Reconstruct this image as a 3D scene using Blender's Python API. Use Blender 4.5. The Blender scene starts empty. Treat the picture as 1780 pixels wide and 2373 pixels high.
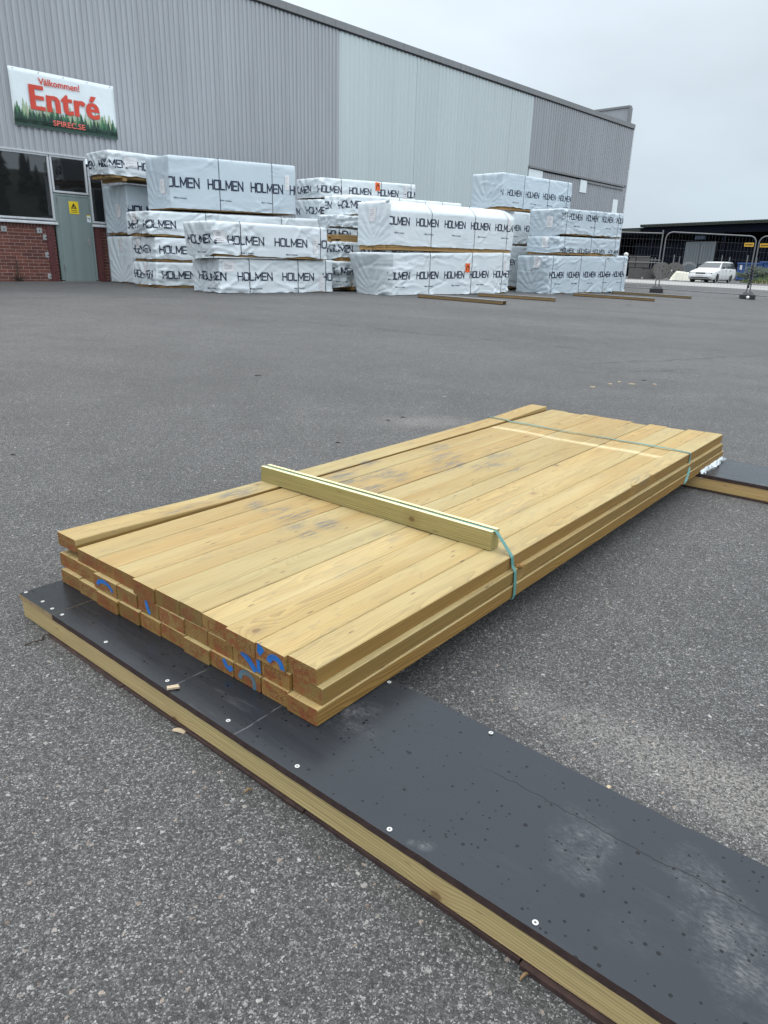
import bpy, bmesh, math, random
import numpy as np
from mathutils import Vector, Matrix, noise

# ---------------------------------------------------------------- scene, camera, light
SC = bpy.context.scene
COL = SC.collection
H = 1.09                                   # camera height over the asphalt beside the timber
PITCH, ROLL = 0.339, 0.028
FPX, PW_, PH_ = 1620.4, 1780.0, 2373.0

cam_d = bpy.data.cameras.new('camera')
cam = bpy.data.objects.new('camera', cam_d); COL.objects.link(cam)
fwd = Vector((0, math.cos(PITCH), -math.sin(PITCH)))
rx0 = Vector((1, 0, 0)); up0 = Vector((0, math.sin(PITCH), math.cos(PITCH)))
CX = rx0 * math.cos(ROLL) + up0 * math.sin(ROLL)
CU = -rx0 * math.sin(ROLL) + up0 * math.cos(ROLL)
cam.matrix_world = Matrix((( CX.x, CU.x, -fwd.x, 0), (CX.y, CU.y, -fwd.y, 0), (CX.z, CU.z, -fwd.z, H), (0, 0, 0, 1)))
cam_d.sensor_fit = 'VERTICAL'; cam_d.sensor_height = 36.0; cam_d.sensor_width = 27.0
cam_d.lens = 36.0 * FPX / PH_
cam_d.clip_start = 0.05; cam_d.clip_end = 2000
SC.camera = cam

SUN_EL, SUN_AZ = math.radians(56), math.radians(-48)      # azimuth clockwise from +Y
w = bpy.data.worlds.new('World'); SC.world = w; w.use_nodes = True
nt = w.node_tree; nt.nodes.clear()
wo = nt.nodes.new('ShaderNodeOutputWorld'); bg = nt.nodes.new('ShaderNodeBackground')
sky = nt.nodes.new('ShaderNodeTexSky'); sky.sky_type = 'NISHITA'; sky.sun_disc = False
sky.sun_elevation = SUN_EL; sky.sun_rotation = SUN_AZ; sky.dust_density = 3.0
tc = nt.nodes.new('ShaderNodeTexCoord'); sep = nt.nodes.new('ShaderNodeSeparateXYZ')
nt.links.new(tc.outputs['Generated'], sep.inputs[0])
cr = nt.nodes.new('ShaderNodeValToRGB')                    # cloud deck: brighter towards the zenith
cr.color_ramp.elements[0].position = 0.0; cr.color_ramp.elements[0].color = (4.9, 5.85, 6.55, 1)
cr.color_ramp.elements[1].position = 1.0; cr.color_ramp.elements[1].color = (12.6, 13.2, 13.8, 1)
for q_, c_ in ((.14, (5.3, 6.15, 6.8)), (.30, (6.2, 6.9, 7.5)), (.5, (7.9, 8.6, 9.2)), (.75, (10.4, 11.0, 11.6))):
    e = cr.color_ramp.elements.new(q_); e.color = c_ + (1,)
nt.links.new(sep.outputs['Z'], cr.inputs[0])
mp = nt.nodes.new('ShaderNodeMapping'); mp.inputs['Scale'].default_value = (2.2, 2.2, 5.0)
nz = nt.nodes.new('ShaderNodeTexNoise'); nz.inputs['Scale'].default_value = 1.3; nz.inputs['Detail'].default_value = 5
nt.links.new(tc.outputs['Generated'], mp.inputs[0]); nt.links.new(mp.outputs[0], nz.inputs[0])
mr = nt.nodes.new('ShaderNodeMapRange'); mr.inputs[1].default_value = 0.3; mr.inputs[2].default_value = 0.7
mr.inputs[3].default_value = 0.90; mr.inputs[4].default_value = 1.09
nt.links.new(nz.outputs['Fac'], mr.inputs[0])
gd = nt.nodes.new('ShaderNodeVectorMath'); gd.operation = 'DOT_PRODUCT'      # the deck is thinner where the sun stands behind it
gd.inputs[1].default_value = (math.sin(SUN_AZ) * math.cos(SUN_EL), math.cos(SUN_AZ) * math.cos(SUN_EL), math.sin(SUN_EL))
nt.links.new(tc.outputs['Generated'], gd.inputs[0])
g2 = nt.nodes.new('ShaderNodeMapRange'); g2.interpolation_type = 'SMOOTHERSTEP'
g2.inputs[1].default_value = 0.15; g2.inputs[2].default_value = 1.0; g2.inputs[3].default_value = 0.94; g2.inputs[4].default_value = 1.25
nt.links.new(gd.outputs['Value'], g2.inputs[0])
hd = nt.nodes.new('ShaderNodeVectorMath'); hd.operation = 'DOT_PRODUCT'      # plus a brighter lobe added behind the viewer to light upright faces
hd.inputs[1].default_value = (0.52, -0.78, 0.35); nt.links.new(tc.outputs['Generated'], hd.inputs[0])
h2 = nt.nodes.new('ShaderNodeMapRange'); h2.interpolation_type = 'SMOOTHSTEP'
h2.inputs[1].default_value = 0.0; h2.inputs[2].default_value = 0.9; h2.inputs[3].default_value = 0.0; h2.inputs[4].default_value = 0.85
nt.links.new(hd.outputs['Value'], h2.inputs[0])
g4 = nt.nodes.new('ShaderNodeMath'); g4.operation = 'ADD'; nt.links.new(g2.outputs[0], g4.inputs[0]); nt.links.new(h2.outputs[0], g4.inputs[1])
g3 = nt.nodes.new('ShaderNodeMath'); g3.operation = 'MULTIPLY'
nt.links.new(mr.outputs[0], g3.inputs[0]); nt.links.new(g4.outputs[0], g3.inputs[1])
vm = nt.nodes.new('ShaderNodeVectorMath'); vm.operation = 'SCALE'
nt.links.new(cr.outputs[0], vm.inputs[0]); nt.links.new(g3.outputs[0], vm.inputs['Scale'])
mx = nt.nodes.new('ShaderNodeMixRGB'); mx.inputs[0].default_value = 0.93
nt.links.new(sky.outputs[0], mx.inputs[1]); nt.links.new(vm.outputs[0], mx.inputs[2])
nt.links.new(mx.outputs[0], bg.inputs[0]); bg.inputs[1].default_value = 0.10
nt.links.new(bg.outputs[0], wo.inputs[0])

sun_d = bpy.data.lights.new('sun', 'SUN'); sun_d.energy = 1.0; sun_d.angle = math.radians(26); sun_d.color = (1, 0.96, 0.90)
sun = bpy.data.objects.new('sun', sun_d); COL.objects.link(sun)
sv = Vector((math.sin(SUN_AZ) * math.cos(SUN_EL), math.cos(SUN_AZ) * math.cos(SUN_EL), math.sin(SUN_EL)))
sun.rotation_euler = sv.to_track_quat('Z', 'Y').to_euler()
sun.location = sv * 50
SC.view_settings.view_transform = 'Standard'; SC.view_settings.look = 'None'
SC.view_settings.exposure = 0.41; SC.view_settings.gamma = 1.0
SC.view_settings.use_curve_mapping = False
SC.cycles.max_bounces = 6; SC.cycles.diffuse_bounces = 3; SC.cycles.glossy_bounces = 3

# ---------------------------------------------------------------- measuring helpers (camera centre is z = 0 here)
NX, NU, NF = np.array(CX), np.array(CU), np.array(fwd)
def ray(u, v): return NF + NX * ((u - PW_ / 2) / FPX) + NU * ((PH_ / 2 - v) / FPX)
YB = 0.758
AV = np.array([math.sin(YB), math.cos(YB), 0.0])          # along the warehouse wall
SV = np.array([-math.cos(YB), math.sin(YB), 0.0])         # from the yard towards the wall
_SX = np.linspace(-60, 220, 1401)
_SZ = np.interp(_SX, [-60, 0.5, 3, 6, 9, 11, 13, 18.8, 25, 220], [-1.09, -1.09, -1.07, -.9, -.755, -.675, -.645, -.598, -.57, -.55])
_SZ = np.convolve(np.pad(_SZ, 5, mode='edge'), np.ones(11) / 11, 'valid')
_SZ[_SX < 0.4] = -1.09
def gz(x, y):
    s = SV[0] * x + SV[1] * y; a = AV[0] * x + AV[1] * y
    return float(np.interp(s, _SX, _SZ)) + 0.0035 * max(0.0, min(a, 75) - 40)
def gnd(u, v):
    r = ray(u, v); lo, hi = 0.5, 300
    for _ in range(50):
        m = (lo + hi) / 2; p = r * m
        if p[2] > gz(p[0], p[1]): lo = m
        else: hi = m
    p = r * lo
    return Vector((p[0], p[1], p[2] + H))
def ont(u, v, s):                                          # pixel -> (along, z) on the vertical plane s
    r = ray(u, v); p = r * (s / float(r @ SV)); return float(p @ AV), float(p[2]) + H
def far(u, v, dist):                                       # pixel -> point at a horizontal distance
    r = ray(u, v); p = r * (dist / math.hypot(r[0], r[1])); return Vector((p[0], p[1], p[2] + H))
def wp(a, s, z=0.0): return Vector((AV[0] * a + SV[0] * s, AV[1] * a + SV[1] * s, z))
YAW = math.atan2(AV[1], AV[0])                             # local x along the wall, local y towards the wall

# ---------------------------------------------------------------- object helpers
def link(o, parent=None):
    COL.objects.link(o)
    if parent is not None: o.parent = parent
    return o
def tag(o, label=None, cat=None, group=None, kind=None):
    if label: o['label'] = label
    if cat: o['category'] = cat
    if group: o['group'] = group
    if kind: o['kind'] = kind
    return o
def thing(name, label, cat, loc=(0, 0, 0), rz=0.0, group=None):
    o = bpy.data.objects.new(name, None); COL.objects.link(o)
    o.empty_display_size = 0.1
    o.location = loc; o.rotation_euler = (0, 0, rz)
    return tag(o, label, cat, group)
class MB:
    def __init__(s): s.v = []; s.f = []; s.m = []
    def add(s, vs, fs, mi=0):
        b = len(s.v); s.v += [tuple(p) for p in vs]
        for f in fs: s.f.append(tuple(b + i for i in f)); s.m.append(mi)
    def box(s, x0, x1, y0, y1, z0, z1, mi=0):
        vs = [(x0, y0, z0), (x1, y0, z0), (x1, y1, z0), (x0, y1, z0), (x0, y0, z1), (x1, y0, z1), (x1, y1, z1), (x0, y1, z1)]
        s.add(vs, [(3, 2, 1, 0), (4, 5, 6, 7), (0, 1, 5, 4), (1, 2, 6, 5), (2, 3, 7, 6), (3, 0, 4, 7)], mi)
    def bar(s, p, q, r, n=8, mi=0, cap=True):
        p, q = Vector(p), Vector(q); d = (q - p).normalized()
        a = d.orthogonal().normalized(); b = d.cross(a); vs = []
        for c in (p, q):
            for i in range(n):
                t = 2 * math.pi * i / n; vs.append(c + (a * math.cos(t) + b * math.sin(t)) * r)
        fs = [(i, (i + 1) % n, n + (i + 1) % n, n + i) for i in range(n)]
        if cap: fs += [tuple(range(n - 1, -1, -1)), tuple(range(n, 2 * n))]
        s.add(vs, fs, mi)
    def tube(s, pts, r, n=8, mi=0):
        pts = [Vector(p) for p in pts]; vs = []; fs = []
        prev = None
        for i, c in enumerate(pts):
            d = (pts[min(i + 1, len(pts) - 1)] - pts[max(i - 1, 0)]).normalized()
            a = prev - d * prev.dot(d) if prev else d.orthogonal()
            a.normalize(); prev = a; b = d.cross(a)
            for k in range(n):
                t = 2 * math.pi * k / n; vs.append(c + (a * math.cos(t) + b * math.sin(t)) * r)
        for i in range(len(pts) - 1):
            for k in range(n):
                fs.append((i * n + k, i * n + (k + 1) % n, (i + 1) * n + (k + 1) % n, (i + 1) * n + k))
        fs += [tuple(range(n - 1, -1, -1)), tuple(range((len(pts) - 1) * n, len(pts) * n))]
        s.add(vs, fs, mi)
    def disc(s, c, nrm, r, h, n=20, r0=0.0, mi=0):         # short cylinder or ring
        nrm = Vector(nrm).normalized(); a = nrm.orthogonal().normalized(); b = nrm.cross(a); c = Vector(c)
        def ring(rr, hh): return [c + nrm * hh + (a * math.cos(2 * math.pi * i / n) + b * math.sin(2 * math.pi * i / n)) * rr for i in range(n)]
        if r0 == 0:
            vs = ring(r, 0) + ring(r, h)
            fs = [(i, (i + 1) % n, n + (i + 1) % n, n + i) for i in range(n)] + [tuple(range(n, 2 * n)), tuple(range(n - 1, -1, -1))]
        else:
            vs = ring(r, 0) + ring(r, h) + ring(r0, h) + ring(r0, 0); fs = []
            for k in range(4):
                k2 = (k + 1) % 4
                fs += [(k * n + i, k * n + (i + 1) % n, k2 * n + (i + 1) % n, k2 * n + i) for i in range(n)]
        s.add(vs, fs, mi)
    def poly(s, pts, z0, z1, mi=0):                        # extrude an outline (x, y) in z
        n = len(pts); vs = [(x, y, z0) for x, y in pts] + [(x, y, z1) for x, y in pts]
        s.add(vs, [tuple(range(n - 1, -1, -1)), tuple(range(n, 2 * n))] + [(i, (i + 1) % n, n + (i + 1) % n, n + i) for i in range(n)], mi)
    def build(s, name, mats, parent=None, smooth=False, bevel=0.0, loc=None):
        me = bpy.data.meshes.new(name); me.from_pydata(s.v, [], s.f); me.validate()
        if not isinstance(mats, (list, tuple)): mats = [mats]
        for m in mats: me.materials.append(m)
        if len(me.polygons) == len(s.m): me.polygons.foreach_set('material_index', s.m)
        o = link(bpy.data.objects.new(name, me), parent)
        bm = bmesh.new(); bm.from_mesh(me); bmesh.ops.recalc_face_normals(bm, faces=bm.faces)
        if bevel > 0:
            ed = [e_ for e_ in bm.edges if len(e_.link_faces) == 2 and e_.calc_face_angle() > 0.6]
            bmesh.ops.bevel(bm, geom=ed, offset=bevel, segments=2, affect='EDGES', profile=0.6, clamp_overlap=True)
        bm.to_mesh(me); bm.free()
        if smooth:
            for p in me.polygons: p.use_smooth = True
            if smooth == 'auto': me.set_sharp_from_angle(angle=math.radians(35))
        if loc is not None: o.location = loc
        return o

# ---------------------------------------------------------------- materials
class NT:
    def __init__(s, name):
        s.m = bpy.data.materials.new(name); s.m.use_nodes = True; s.t = s.m.node_tree; s.t.nodes.clear()
        s.out = s.n('OutputMaterial'); s.b = s.n('BsdfPrincipled'); s.l(s.b.outputs[0], s.out.inputs['Surface'])
    def n(s, k, **kw):
        x = s.t.nodes.new('ShaderNode' + k)
        for a, b in kw.items(): setattr(x, a, b)
        return x
    def l(s, a, b): s.t.links.new(a, b)
    def put(s, inp, v):
        if hasattr(v, 'is_linked') or isinstance(v, bpy.types.NodeSocket): s.l(v, inp)
        else: inp.default_value = v
    def math(s, op, a, b=0.5, clamp=False):
        x = s.n('Math', operation=op, use_clamp=clamp); s.put(x.inputs[0], a); s.put(x.inputs[1], b); return x.outputs[0]
    def vmath(s, op, a, b=(0, 0, 0)):
        x = s.n('VectorMath', operation=op); s.put(x.inputs[0], a); s.put(x.inputs[1], b)
        return x.outputs['Value'] if op in ('LENGTH', 'DISTANCE', 'DOT_PRODUCT') else x.outputs[0]
    def map(s, v, loc=(0, 0, 0), rot=(0, 0, 0), sc=(1, 1, 1)):
        x = s.n('Mapping'); s.l(v, x.inputs[0]); x.inputs[1].default_value = loc; x.inputs[2].default_value = rot; x.inputs[3].default_value = sc
        return x.outputs[0]
    def ell(s, o, x, y, ang, a, b):
        q = s.map(s.map(o, (-x, -y, 0)), rot=(0, 0, -ang)); return s.map(q, sc=(1 / a, 1 / b, 0))
    def obj(s): return s.n('TexCoord').outputs['Object']
    def noise(s, v, scale, detail=3, rough=0.55, dist=0.0):
        x = s.n('TexNoise'); s.l(v, x.inputs['Vector']); x.inputs['Scale'].default_value = scale
        x.inputs['Detail'].default_value = detail; x.inputs['Roughness'].default_value = rough; x.inputs['Distortion'].default_value = dist
        return x.outputs['Fac']
    def vor(s, v, scale, feature='F1', rnd=1.0):
        x = s.n('TexVoronoi', feature=feature); s.l(v, x.inputs['Vector']); x.inputs['Scale'].default_value = scale
        x.inputs['Randomness'].default_value = rnd; return x
    def rng(s, v, a, b, c=0.0, d=1.0, smooth=False):
        x = s.n('MapRange', clamp=True); s.put(x.inputs[0], v)
        if smooth: x.interpolation_type = 'SMOOTHSTEP'
        for i, q in zip((1, 2, 3, 4), (a, b, c, d)): x.inputs[i].default_value = q
        return x.outputs[0]
    def ramp(s, v, stops):
        x = s.n('ValToRGB'); s.l(v, x.inputs[0]); el = x.color_ramp.elements
        while len(el) < len(stops): el.new(0.5)
        for q, (p, c) in zip(el, stops):
            q.position = p; q.color = (c, c, c, 1) if isinstance(c, (int, float)) else tuple(c) + (1,)
        return x.outputs[0]
    def mix(s, f, a, b, blend='MIX'):
        x = s.n('MixRGB', blend_type=blend); s.put(x.inputs[0], f)
        for i, q in ((1, a), (2, b)):
            if isinstance(q, tuple): x.inputs[i].default_value = q if len(q) == 4 else q + (1,)
            else: s.l(q, x.inputs[i])
        return x.outputs[0]
    def bump(s, h, strength, dist):
        x = s.n('Bump'); x.inputs['Strength'].default_value = strength; x.inputs['Distance'].default_value = dist
        s.l(h, x.inputs['Height']); s.l(x.outputs[0], s.b.inputs['Normal']); return x
    def fin(s, col=None, rough=None, metal=None, spec=None):
        if col is not None:
            if isinstance(col, tuple): s.b.inputs['Base Color'].default_value = col if len(col) == 4 else col + (1,)
            else: s.l(col, s.b.inputs['Base Color'])
        if rough is not None: s.put(s.b.inputs['Roughness'], rough)
        if metal is not None: s.b.inputs['Metallic'].default_value = metal
        if spec is not None: s.put(s.b.inputs['Specular IOR Level'], spec)
        return s.m
def plain(name, col, rough=0.6, metal=0.0, var=0.12, scale=8.0, bump=0.0):
    t = NT(name); o = t.obj(); f = t.noise(o, scale, 5)
    lo = tuple(c * (1 - var) for c in col); hi = tuple(min(1, c * (1 + var)) for c in col)
    c = t.mix(t.rng(f, 0.3, 0.7), lo, hi)
    if bump: t.bump(t.noise(o, scale * 6, 4), 0.4, bump)
    return t.fin(c, rough, metal)

def m_asphalt():
    t = NT('asphalt'); o = t.obj()
    wv = t.n('TexNoise'); t.l(o, wv.inputs['Vector']); wv.inputs['Scale'].default_value = 260; wv.inputs['Detail'].default_value = 2
    ow = t.vmath('ADD', o, t.vmath('MULTIPLY', t.vmath('SUBTRACT', wv.outputs['Color'], (.5, .5, .5)), (.006, .006, 0)))
    v1 = t.vor(ow, 165); e1 = t.vor(ow, 165, 'DISTANCE_TO_EDGE'); v2 = t.vor(ow, 380); v3 = t.vor(ow, 105); e3 = t.vor(ow, 105, 'DISTANCE_TO_EDGE')
    sx = t.n('SeparateColor'); t.l(v1.outputs['Color'], sx.inputs[0])
    s2 = t.n('SeparateColor'); t.l(v2.outputs['Color'], s2.inputs[0])
    s3 = t.n('SeparateColor'); t.l(v3.outputs['Color'], s3.inputs[0])
    c1 = t.ramp(sx.outputs[0], [(0, .038), (.40, .057), (.66, .090), (.86, .14), (.96, .20), (1, .31)])
    c2 = t.ramp(s2.outputs[0], [(0, .033), (.45, .054), (.70, .090), (.88, .165), (1, .33)])
    stone = t.math('MULTIPLY', t.rng(e1.outputs['Distance'], .02, .20), t.rng(sx.outputs[1], .50, .60))
    c = t.mix(stone, c2, c1)
    pale = t.ramp(s3.outputs[1], [(0, (.40, .39, .37)), (.45, (.26, .255, .245)), (.75, (.30, .25, .21)), (1, (.16, .125, .105))])
    big = t.math('MULTIPLY', t.rng(s3.outputs[0], .972, .976), t.rng(e3.outputs['Distance'], .10, .16))
    c = t.mix(big, c, pale)
    c = t.mix(1.0, c, t.ramp(t.noise(o, 620, 2, .6), [(.32, .72), (.68, 1.28)]), 'MULTIPLY')
    lf = t.noise(o, .35, 4, .6); mf = t.noise(o, 2.6, 4, .6)
    c = t.mix(1.0, c, t.ramp(lf, [(.3, .84), (.7, 1.12)]), 'MULTIPLY')
    c = t.mix(1.0, c, t.ramp(mf, [(.3, .90), (.7, 1.10)]), 'MULTIPLY')
    # worn lighter tracks running along the yard, as broad soft bands
    tr = t.noise(t.map(o, rot=(0, 0, -.35), sc=(.05, .9, 1)), 1.0, 3, .5)
    c = t.mix(1.0, c, t.ramp(tr, [(.35, .89), (.65, 1.10)]), 'MULTIPLY')
    oil = t.math('MULTIPLY', t.rng(t.noise(t.map(o, (7, 3, 0)), .55, 2, .4), .66, .74), t.rng(t.noise(o, 5, 4, .6), .35, .6))
    c = t.mix(t.math('MULTIPLY', oil, .35), c, (.035, .035, .036))
    c = t.mix(1.0, c, (.93, .922, .91), 'MULTIPLY')
    # spilled sand
    grit = t.noise(o, 150, 3, .75)
    for (x, y, ang, sx_, sy_, amt) in SAND:
        q = t.ell(o, x, y, ang, sx_, sy_)
        d = t.math('ADD', t.vmath('LENGTH', q), t.rng(t.noise(o, 9, 4), .2, .8, -.35, .35))
        m = t.math('MULTIPLY', t.rng(d, 1.1, .25), t.rng(grit, .62 - amt * .22, .72 - amt * .2))
        c = t.mix(t.math('MULTIPLY', m, amt * .65), c, (.33, .305, .275))
    for (x, y, ang, ln, wd) in CRACKS:
        q = t.map(o, (-x, -y, 0)); q = t.map(q, (0, 0, 0), (0, 0, -ang)); sp = t.n('SeparateXYZ'); t.l(q, sp.inputs[0])
        yy = t.math('ADD', sp.outputs[1], t.rng(t.noise(o, 1.6, 5, .7), 0, 1, -.22, .22))
        m = t.math('MULTIPLY', t.rng(t.math('ABSOLUTE', yy), wd, wd * .35), t.rng(t.math('ABSOLUTE', sp.outputs[0]), ln, ln * .7))
        m = t.math('MULTIPLY', m, t.rng(t.noise(o, 3.5, 4), .42, .56))
        c = t.mix(t.math('MULTIPLY', m, .6), c, (.03, .03, .032))
    hgt = t.math('ADD', t.math('MULTIPLY', stone, t.rng(sx.outputs[2], 0, 1, .5, 1.1)), t.math('MULTIPLY', s2.outputs[1], .45))
    t.bump(hgt, .75, .0035)
    return t.fin(c, .70, spec=.5)

def m_wood(name, light, dark, tint=.16, rough=.62, dirt=False, end=False, ringf=235.0, knots=1.0, knotcol=(.15, .080, .034), axis='y', top_k=None):
    """pine: growth rings round a pith that lies outside or inside the board, bent by knots"""
    t = NT(name); o = t.obj(); oi = t.n('ObjectInfo'); rnd = oi.outputs['Random']
    if axis == 'x':                                        # the piece is modelled with its length along x
        sw = t.n('SeparateXYZ'); t.l(o, sw.inputs[0]); cw = t.n('CombineXYZ')
        t.l(sw.outputs[2], cw.inputs[0]); t.l(sw.outputs[0], cw.inputs[1]); t.l(sw.outputs[1], cw.inputs[2]); o = cw.outputs[0]
    off = t.n('CombineXYZ'); t.l(t.math('MULTIPLY', rnd, 37.0), off.inputs[1]); t.l(t.math('MULTIPLY', rnd, 11.0), off.inputs[0])
    p = t.vmath('ADD', o, off.outputs[0])
    sp = t.n('SeparateXYZ'); t.l(o, sp.inputs[0])
    x0 = t.math('MULTIPLY_ADD', t.math('FRACT', t.math('MULTIPLY', rnd, 7.31)), .13)
    x0.node.inputs[2].default_value = -.02
    z0 = t.math('MULTIPLY_ADD', t.math('FRACT', t.math('MULTIPLY', rnd, 13.7)), -.07); z0.node.inputs[2].default_value = .03
    wx = t.rng(t.noise(t.map(p, sc=(3, .55, 3)), 1.6, 3), 0, 1, -.035, .035)
    wz = t.rng(t.noise(t.map(p, (5, 5, 5), sc=(3, .45, 3)), 1.6, 3), 0, 1, -.035, .035)
    dx = t.math('ADD', t.math('SUBTRACT', sp.outputs[0], x0), wx); dz = t.math('ADD', t.math('SUBTRACT', sp.outputs[2], z0), wz)
    r = t.math('SQRT', t.math('ADD', t.math('MULTIPLY', dx, dx), t.math('MULTIPLY', dz, dz)))
    kv = t.vor(t.map(p, sc=(5.6, 4.2, 1)), 1.0); kv.voronoi_dimensions = '2D'; ks = t.n('SeparateColor'); t.l(kv.outputs['Color'], ks.inputs[0])
    kon = t.rng(ks.outputs[0], .80, .81, 0, knots)
    kd = kv.outputs['Distance']
    r = t.math('ADD', r, t.math('MULTIPLY', t.math('MULTIPLY', t.rng(kd, .42, .0, 0, 1, True), kon), .013))
    ph = t.math('FRACT', t.math('MULTIPLY', r, ringf))
    late = t.math('POWER', ph, 2.2)
    fine = t.noise(t.map(p, sc=(230, 3.5, 230)), 1.0, 3, .6)
    c = t.mix(t.math('MULTIPLY', late, .85), light, dark)
    c = t.mix(1.0, c, t.ramp(fine, [(.3, .80), (.7, 1.14)]), 'MULTIPLY')
    lf = t.noise(t.map(p, sc=(7, .8, 7)), 1.0, 4, .6)
    c = t.mix(1.0, c, t.ramp(lf, [(.3, (.90, .90, .84)), (.7, (1.07, 1.06, 1.03))]), 'MULTIPLY')
    gr = t.noise(t.map(p, (9, 3, 1), sc=(5, .55, 5)), 1.0, 3)          # greenish treatment salt
    c = t.mix(t.rng(gr, .52, .72, 0, .55), c, t.mix(1.0, c, (.90, 1.03, .90), 'MULTIPLY'))
    tn = t.mix(t.math('FRACT', t.math('MULTIPLY', rnd, 5.17)), (1 - tint, 1 - tint, 1 - tint * 1.1), (1 + tint * .55, 1 + tint * .5, 1 + tint * .5))
    c = t.mix(1.0, c, tn, 'MULTIPLY')
    hu = t.math('FRACT', t.math('MULTIPLY', rnd, 23.7)); c = t.mix(1.0, c, t.mix(hu, (1.05, .975, .86), (.955, 1.02, 1.06)), 'MULTIPLY')
    core = t.math('MULTIPLY', t.rng(kd, .062, .04), kon); halo = t.math('MULTIPLY', t.rng(kd, .22, .07), kon)
    c = t.mix(t.math('MULTIPLY', halo, .35), c, dark); c = t.mix(t.math('MULTIPLY', core, .8), c, knotcol)
    # short dark pitch flecks
    fl = t.vor(t.map(p, sc=(48, 11, 48)), 1.0); fs = t.n('SeparateColor'); t.l(fl.outputs['Color'], fs.inputs[0])
    fm = t.math('MULTIPLY', t.rng(fl.outputs['Distance'], .17, .08), t.rng(fs.outputs[0], .76, .78))
    c = t.mix(t.math('MULTIPLY', fm, .55), c, (.16, .10, .05))
    if dirt:
        top = t.rng(sp.outputs[2], .0405, .0425)               # the upper face has bleached and gone grey in the weather
        wn = t.noise(t.map(p, (4, 2, 0), sc=(16, 1.3, 16)), 1.0, 5, .65)
        bl_ = t.mix(.42, t.mix(1.0, c, (1.50, 1.70, 2.25), 'MULTIPLY'), (.41, .312, .146))
        bl_ = t.mix(t.rng(t.noise(t.map(p, (3, 3, 3), sc=(3, .5, 3)), 1.0, 3), .44, .64, 0, .55), bl_, (.42, .37, .20))
        c = t.mix(t.math('MULTIPLY', top, t.rng(wn, .30, .60, .70, 1.0)), c, bl_)
        ws = t.noise(t.map(p, (1, 8, 0), sc=(34, 5, 34)), 1.0, 5, .7)
        c = t.mix(t.math('MULTIPLY', top, t.rng(ws, .56, .70, 0, .42)), c, (.22, .165, .09))
        c = t.mix(t.math('MULTIPLY', t.math('MULTIPLY', fm, top), .75), c, (.11, .075, .04))
        kc = t.math('MULTIPLY', t.math('MULTIPLY', core, top), .75); c = t.mix(kc, c, (.17, .10, .05))
        kr = t.math('MULTIPLY', t.math('MULTIPLY', t.rng(t.math('ABSOLUTE', t.math('SUBTRACT', kd, .085)), .030, .008), t.math('MULTIPLY', kon, top)), .30); c = t.mix(kr, c, (.26, .18, .09))
        ln = t.noise(t.map(p, (1, 8, 3), sc=(9, 1.6, 9)), 1.0, 4, .6)  # thin tide marks left by rain
        tm = t.rng(t.math('ABSOLUTE', t.math('SUBTRACT', ln, .56)), .008, .002)
        c = t.mix(t.math('MULTIPLY', t.math('MULTIPLY', top, tm), .42), c, (.24, .20, .12))
        at = t.n('Attribute', attribute_name='dirt'); ap = t.n('Attribute', attribute_name='pale')
        st = t.noise(t.map(p, sc=(70, 9, 70)), 1.0, 5, .7); bl = t.noise(t.map(p, sc=(14, 3, 14)), 1.0, 4, .6)
        dm = t.math('MULTIPLY', at.outputs['Fac'], t.math('MULTIPLY', t.rng(st, .45, .54), t.rng(bl, .40, .50)))
        c = t.mix(t.math('MULTIPLY', dm, .80), c, (.14, .14, .125))
        pm = t.math('MULTIPLY', ap.outputs['Fac'], t.rng(st, .25, .55, .45, 1))
        c = t.mix(t.math('MULTIPLY', pm, .62), c, (.72, .62, .38))
    if end:
        rb = t.noise(t.map(p, (2, 0, 7), sc=(1, .02, 1)), 21, 4, .7); rr = t.noise(t.map(p, (7, 0, 3), sc=(1, .02, 1)), 75, 3, .6)
        m = t.math('MULTIPLY', t.rng(rb, .46, .56), t.rng(rr, .32, .54))
        c = t.mix(t.math('MULTIPLY', m, .78), c, (.24, .062, .026))
    t.bump(t.math('ADD', t.math('MULTIPLY', late, .4), fine), .35, .0012)
    return t.fin(c, rough, spec=.3)

def m_wrap(name='white_wrap', ca=(.62, .675, .705), cb=(.68, .73, .755)):
    t = NT(name); o = t.obj(); oi = t.n('ObjectInfo')
    off = t.n('CombineXYZ'); t.l(t.math('MULTIPLY', oi.outputs['Random'], 50.0), off.inputs[0]); t.l(t.math('MULTIPLY', oi.outputs['Random'], 23.0), off.inputs[2])
    p = t.vmath('ADD', o, off.outputs[0])
    def ridge(v, sc, det=3, dist=.6):
        n_ = t.noise(v, sc, det, .5, dist); return t.math('SUBTRACT', 1.0, t.math('MULTIPLY', t.math('ABSOLUTE', t.math('SUBTRACT', n_, .5)), 7.0), True)
    h1 = ridge(t.map(p, rot=(0, .6, 0), sc=(.8, 1, 3.0)), 1.1, 1, .9); h2 = ridge(t.map(p, (3, 1, 2), rot=(0, -.9, 0), sc=(.7, 1, 2.8)), 1.5, 1, .9)
    msk = t.rng(t.noise(p, 1.3, 2), .42, .62)
    h3 = t.noise(t.map(p, sc=(1, 1, 1.6)), 6, 3, .5)
    h = t.math('ADD', t.math('MULTIPLY', t.math('ADD', h1, t.math('MULTIPLY', h2, .7)), msk), t.math('MULTIPLY', h3, .2))
    t.bump(h, .24, .018)
    lf = t.noise(p, .9, 4, .6)
    c = t.ramp(lf, [(.3, ca), (.7, cb)])
    dd = t.noise(t.map(p, sc=(1, 1, .5)), 5, 5, .7)
    c = t.mix(t.rng(dd, .62, .8, 0, .15), c, (.50, .51, .50))
    return t.fin(c, .42, spec=.45)
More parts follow.
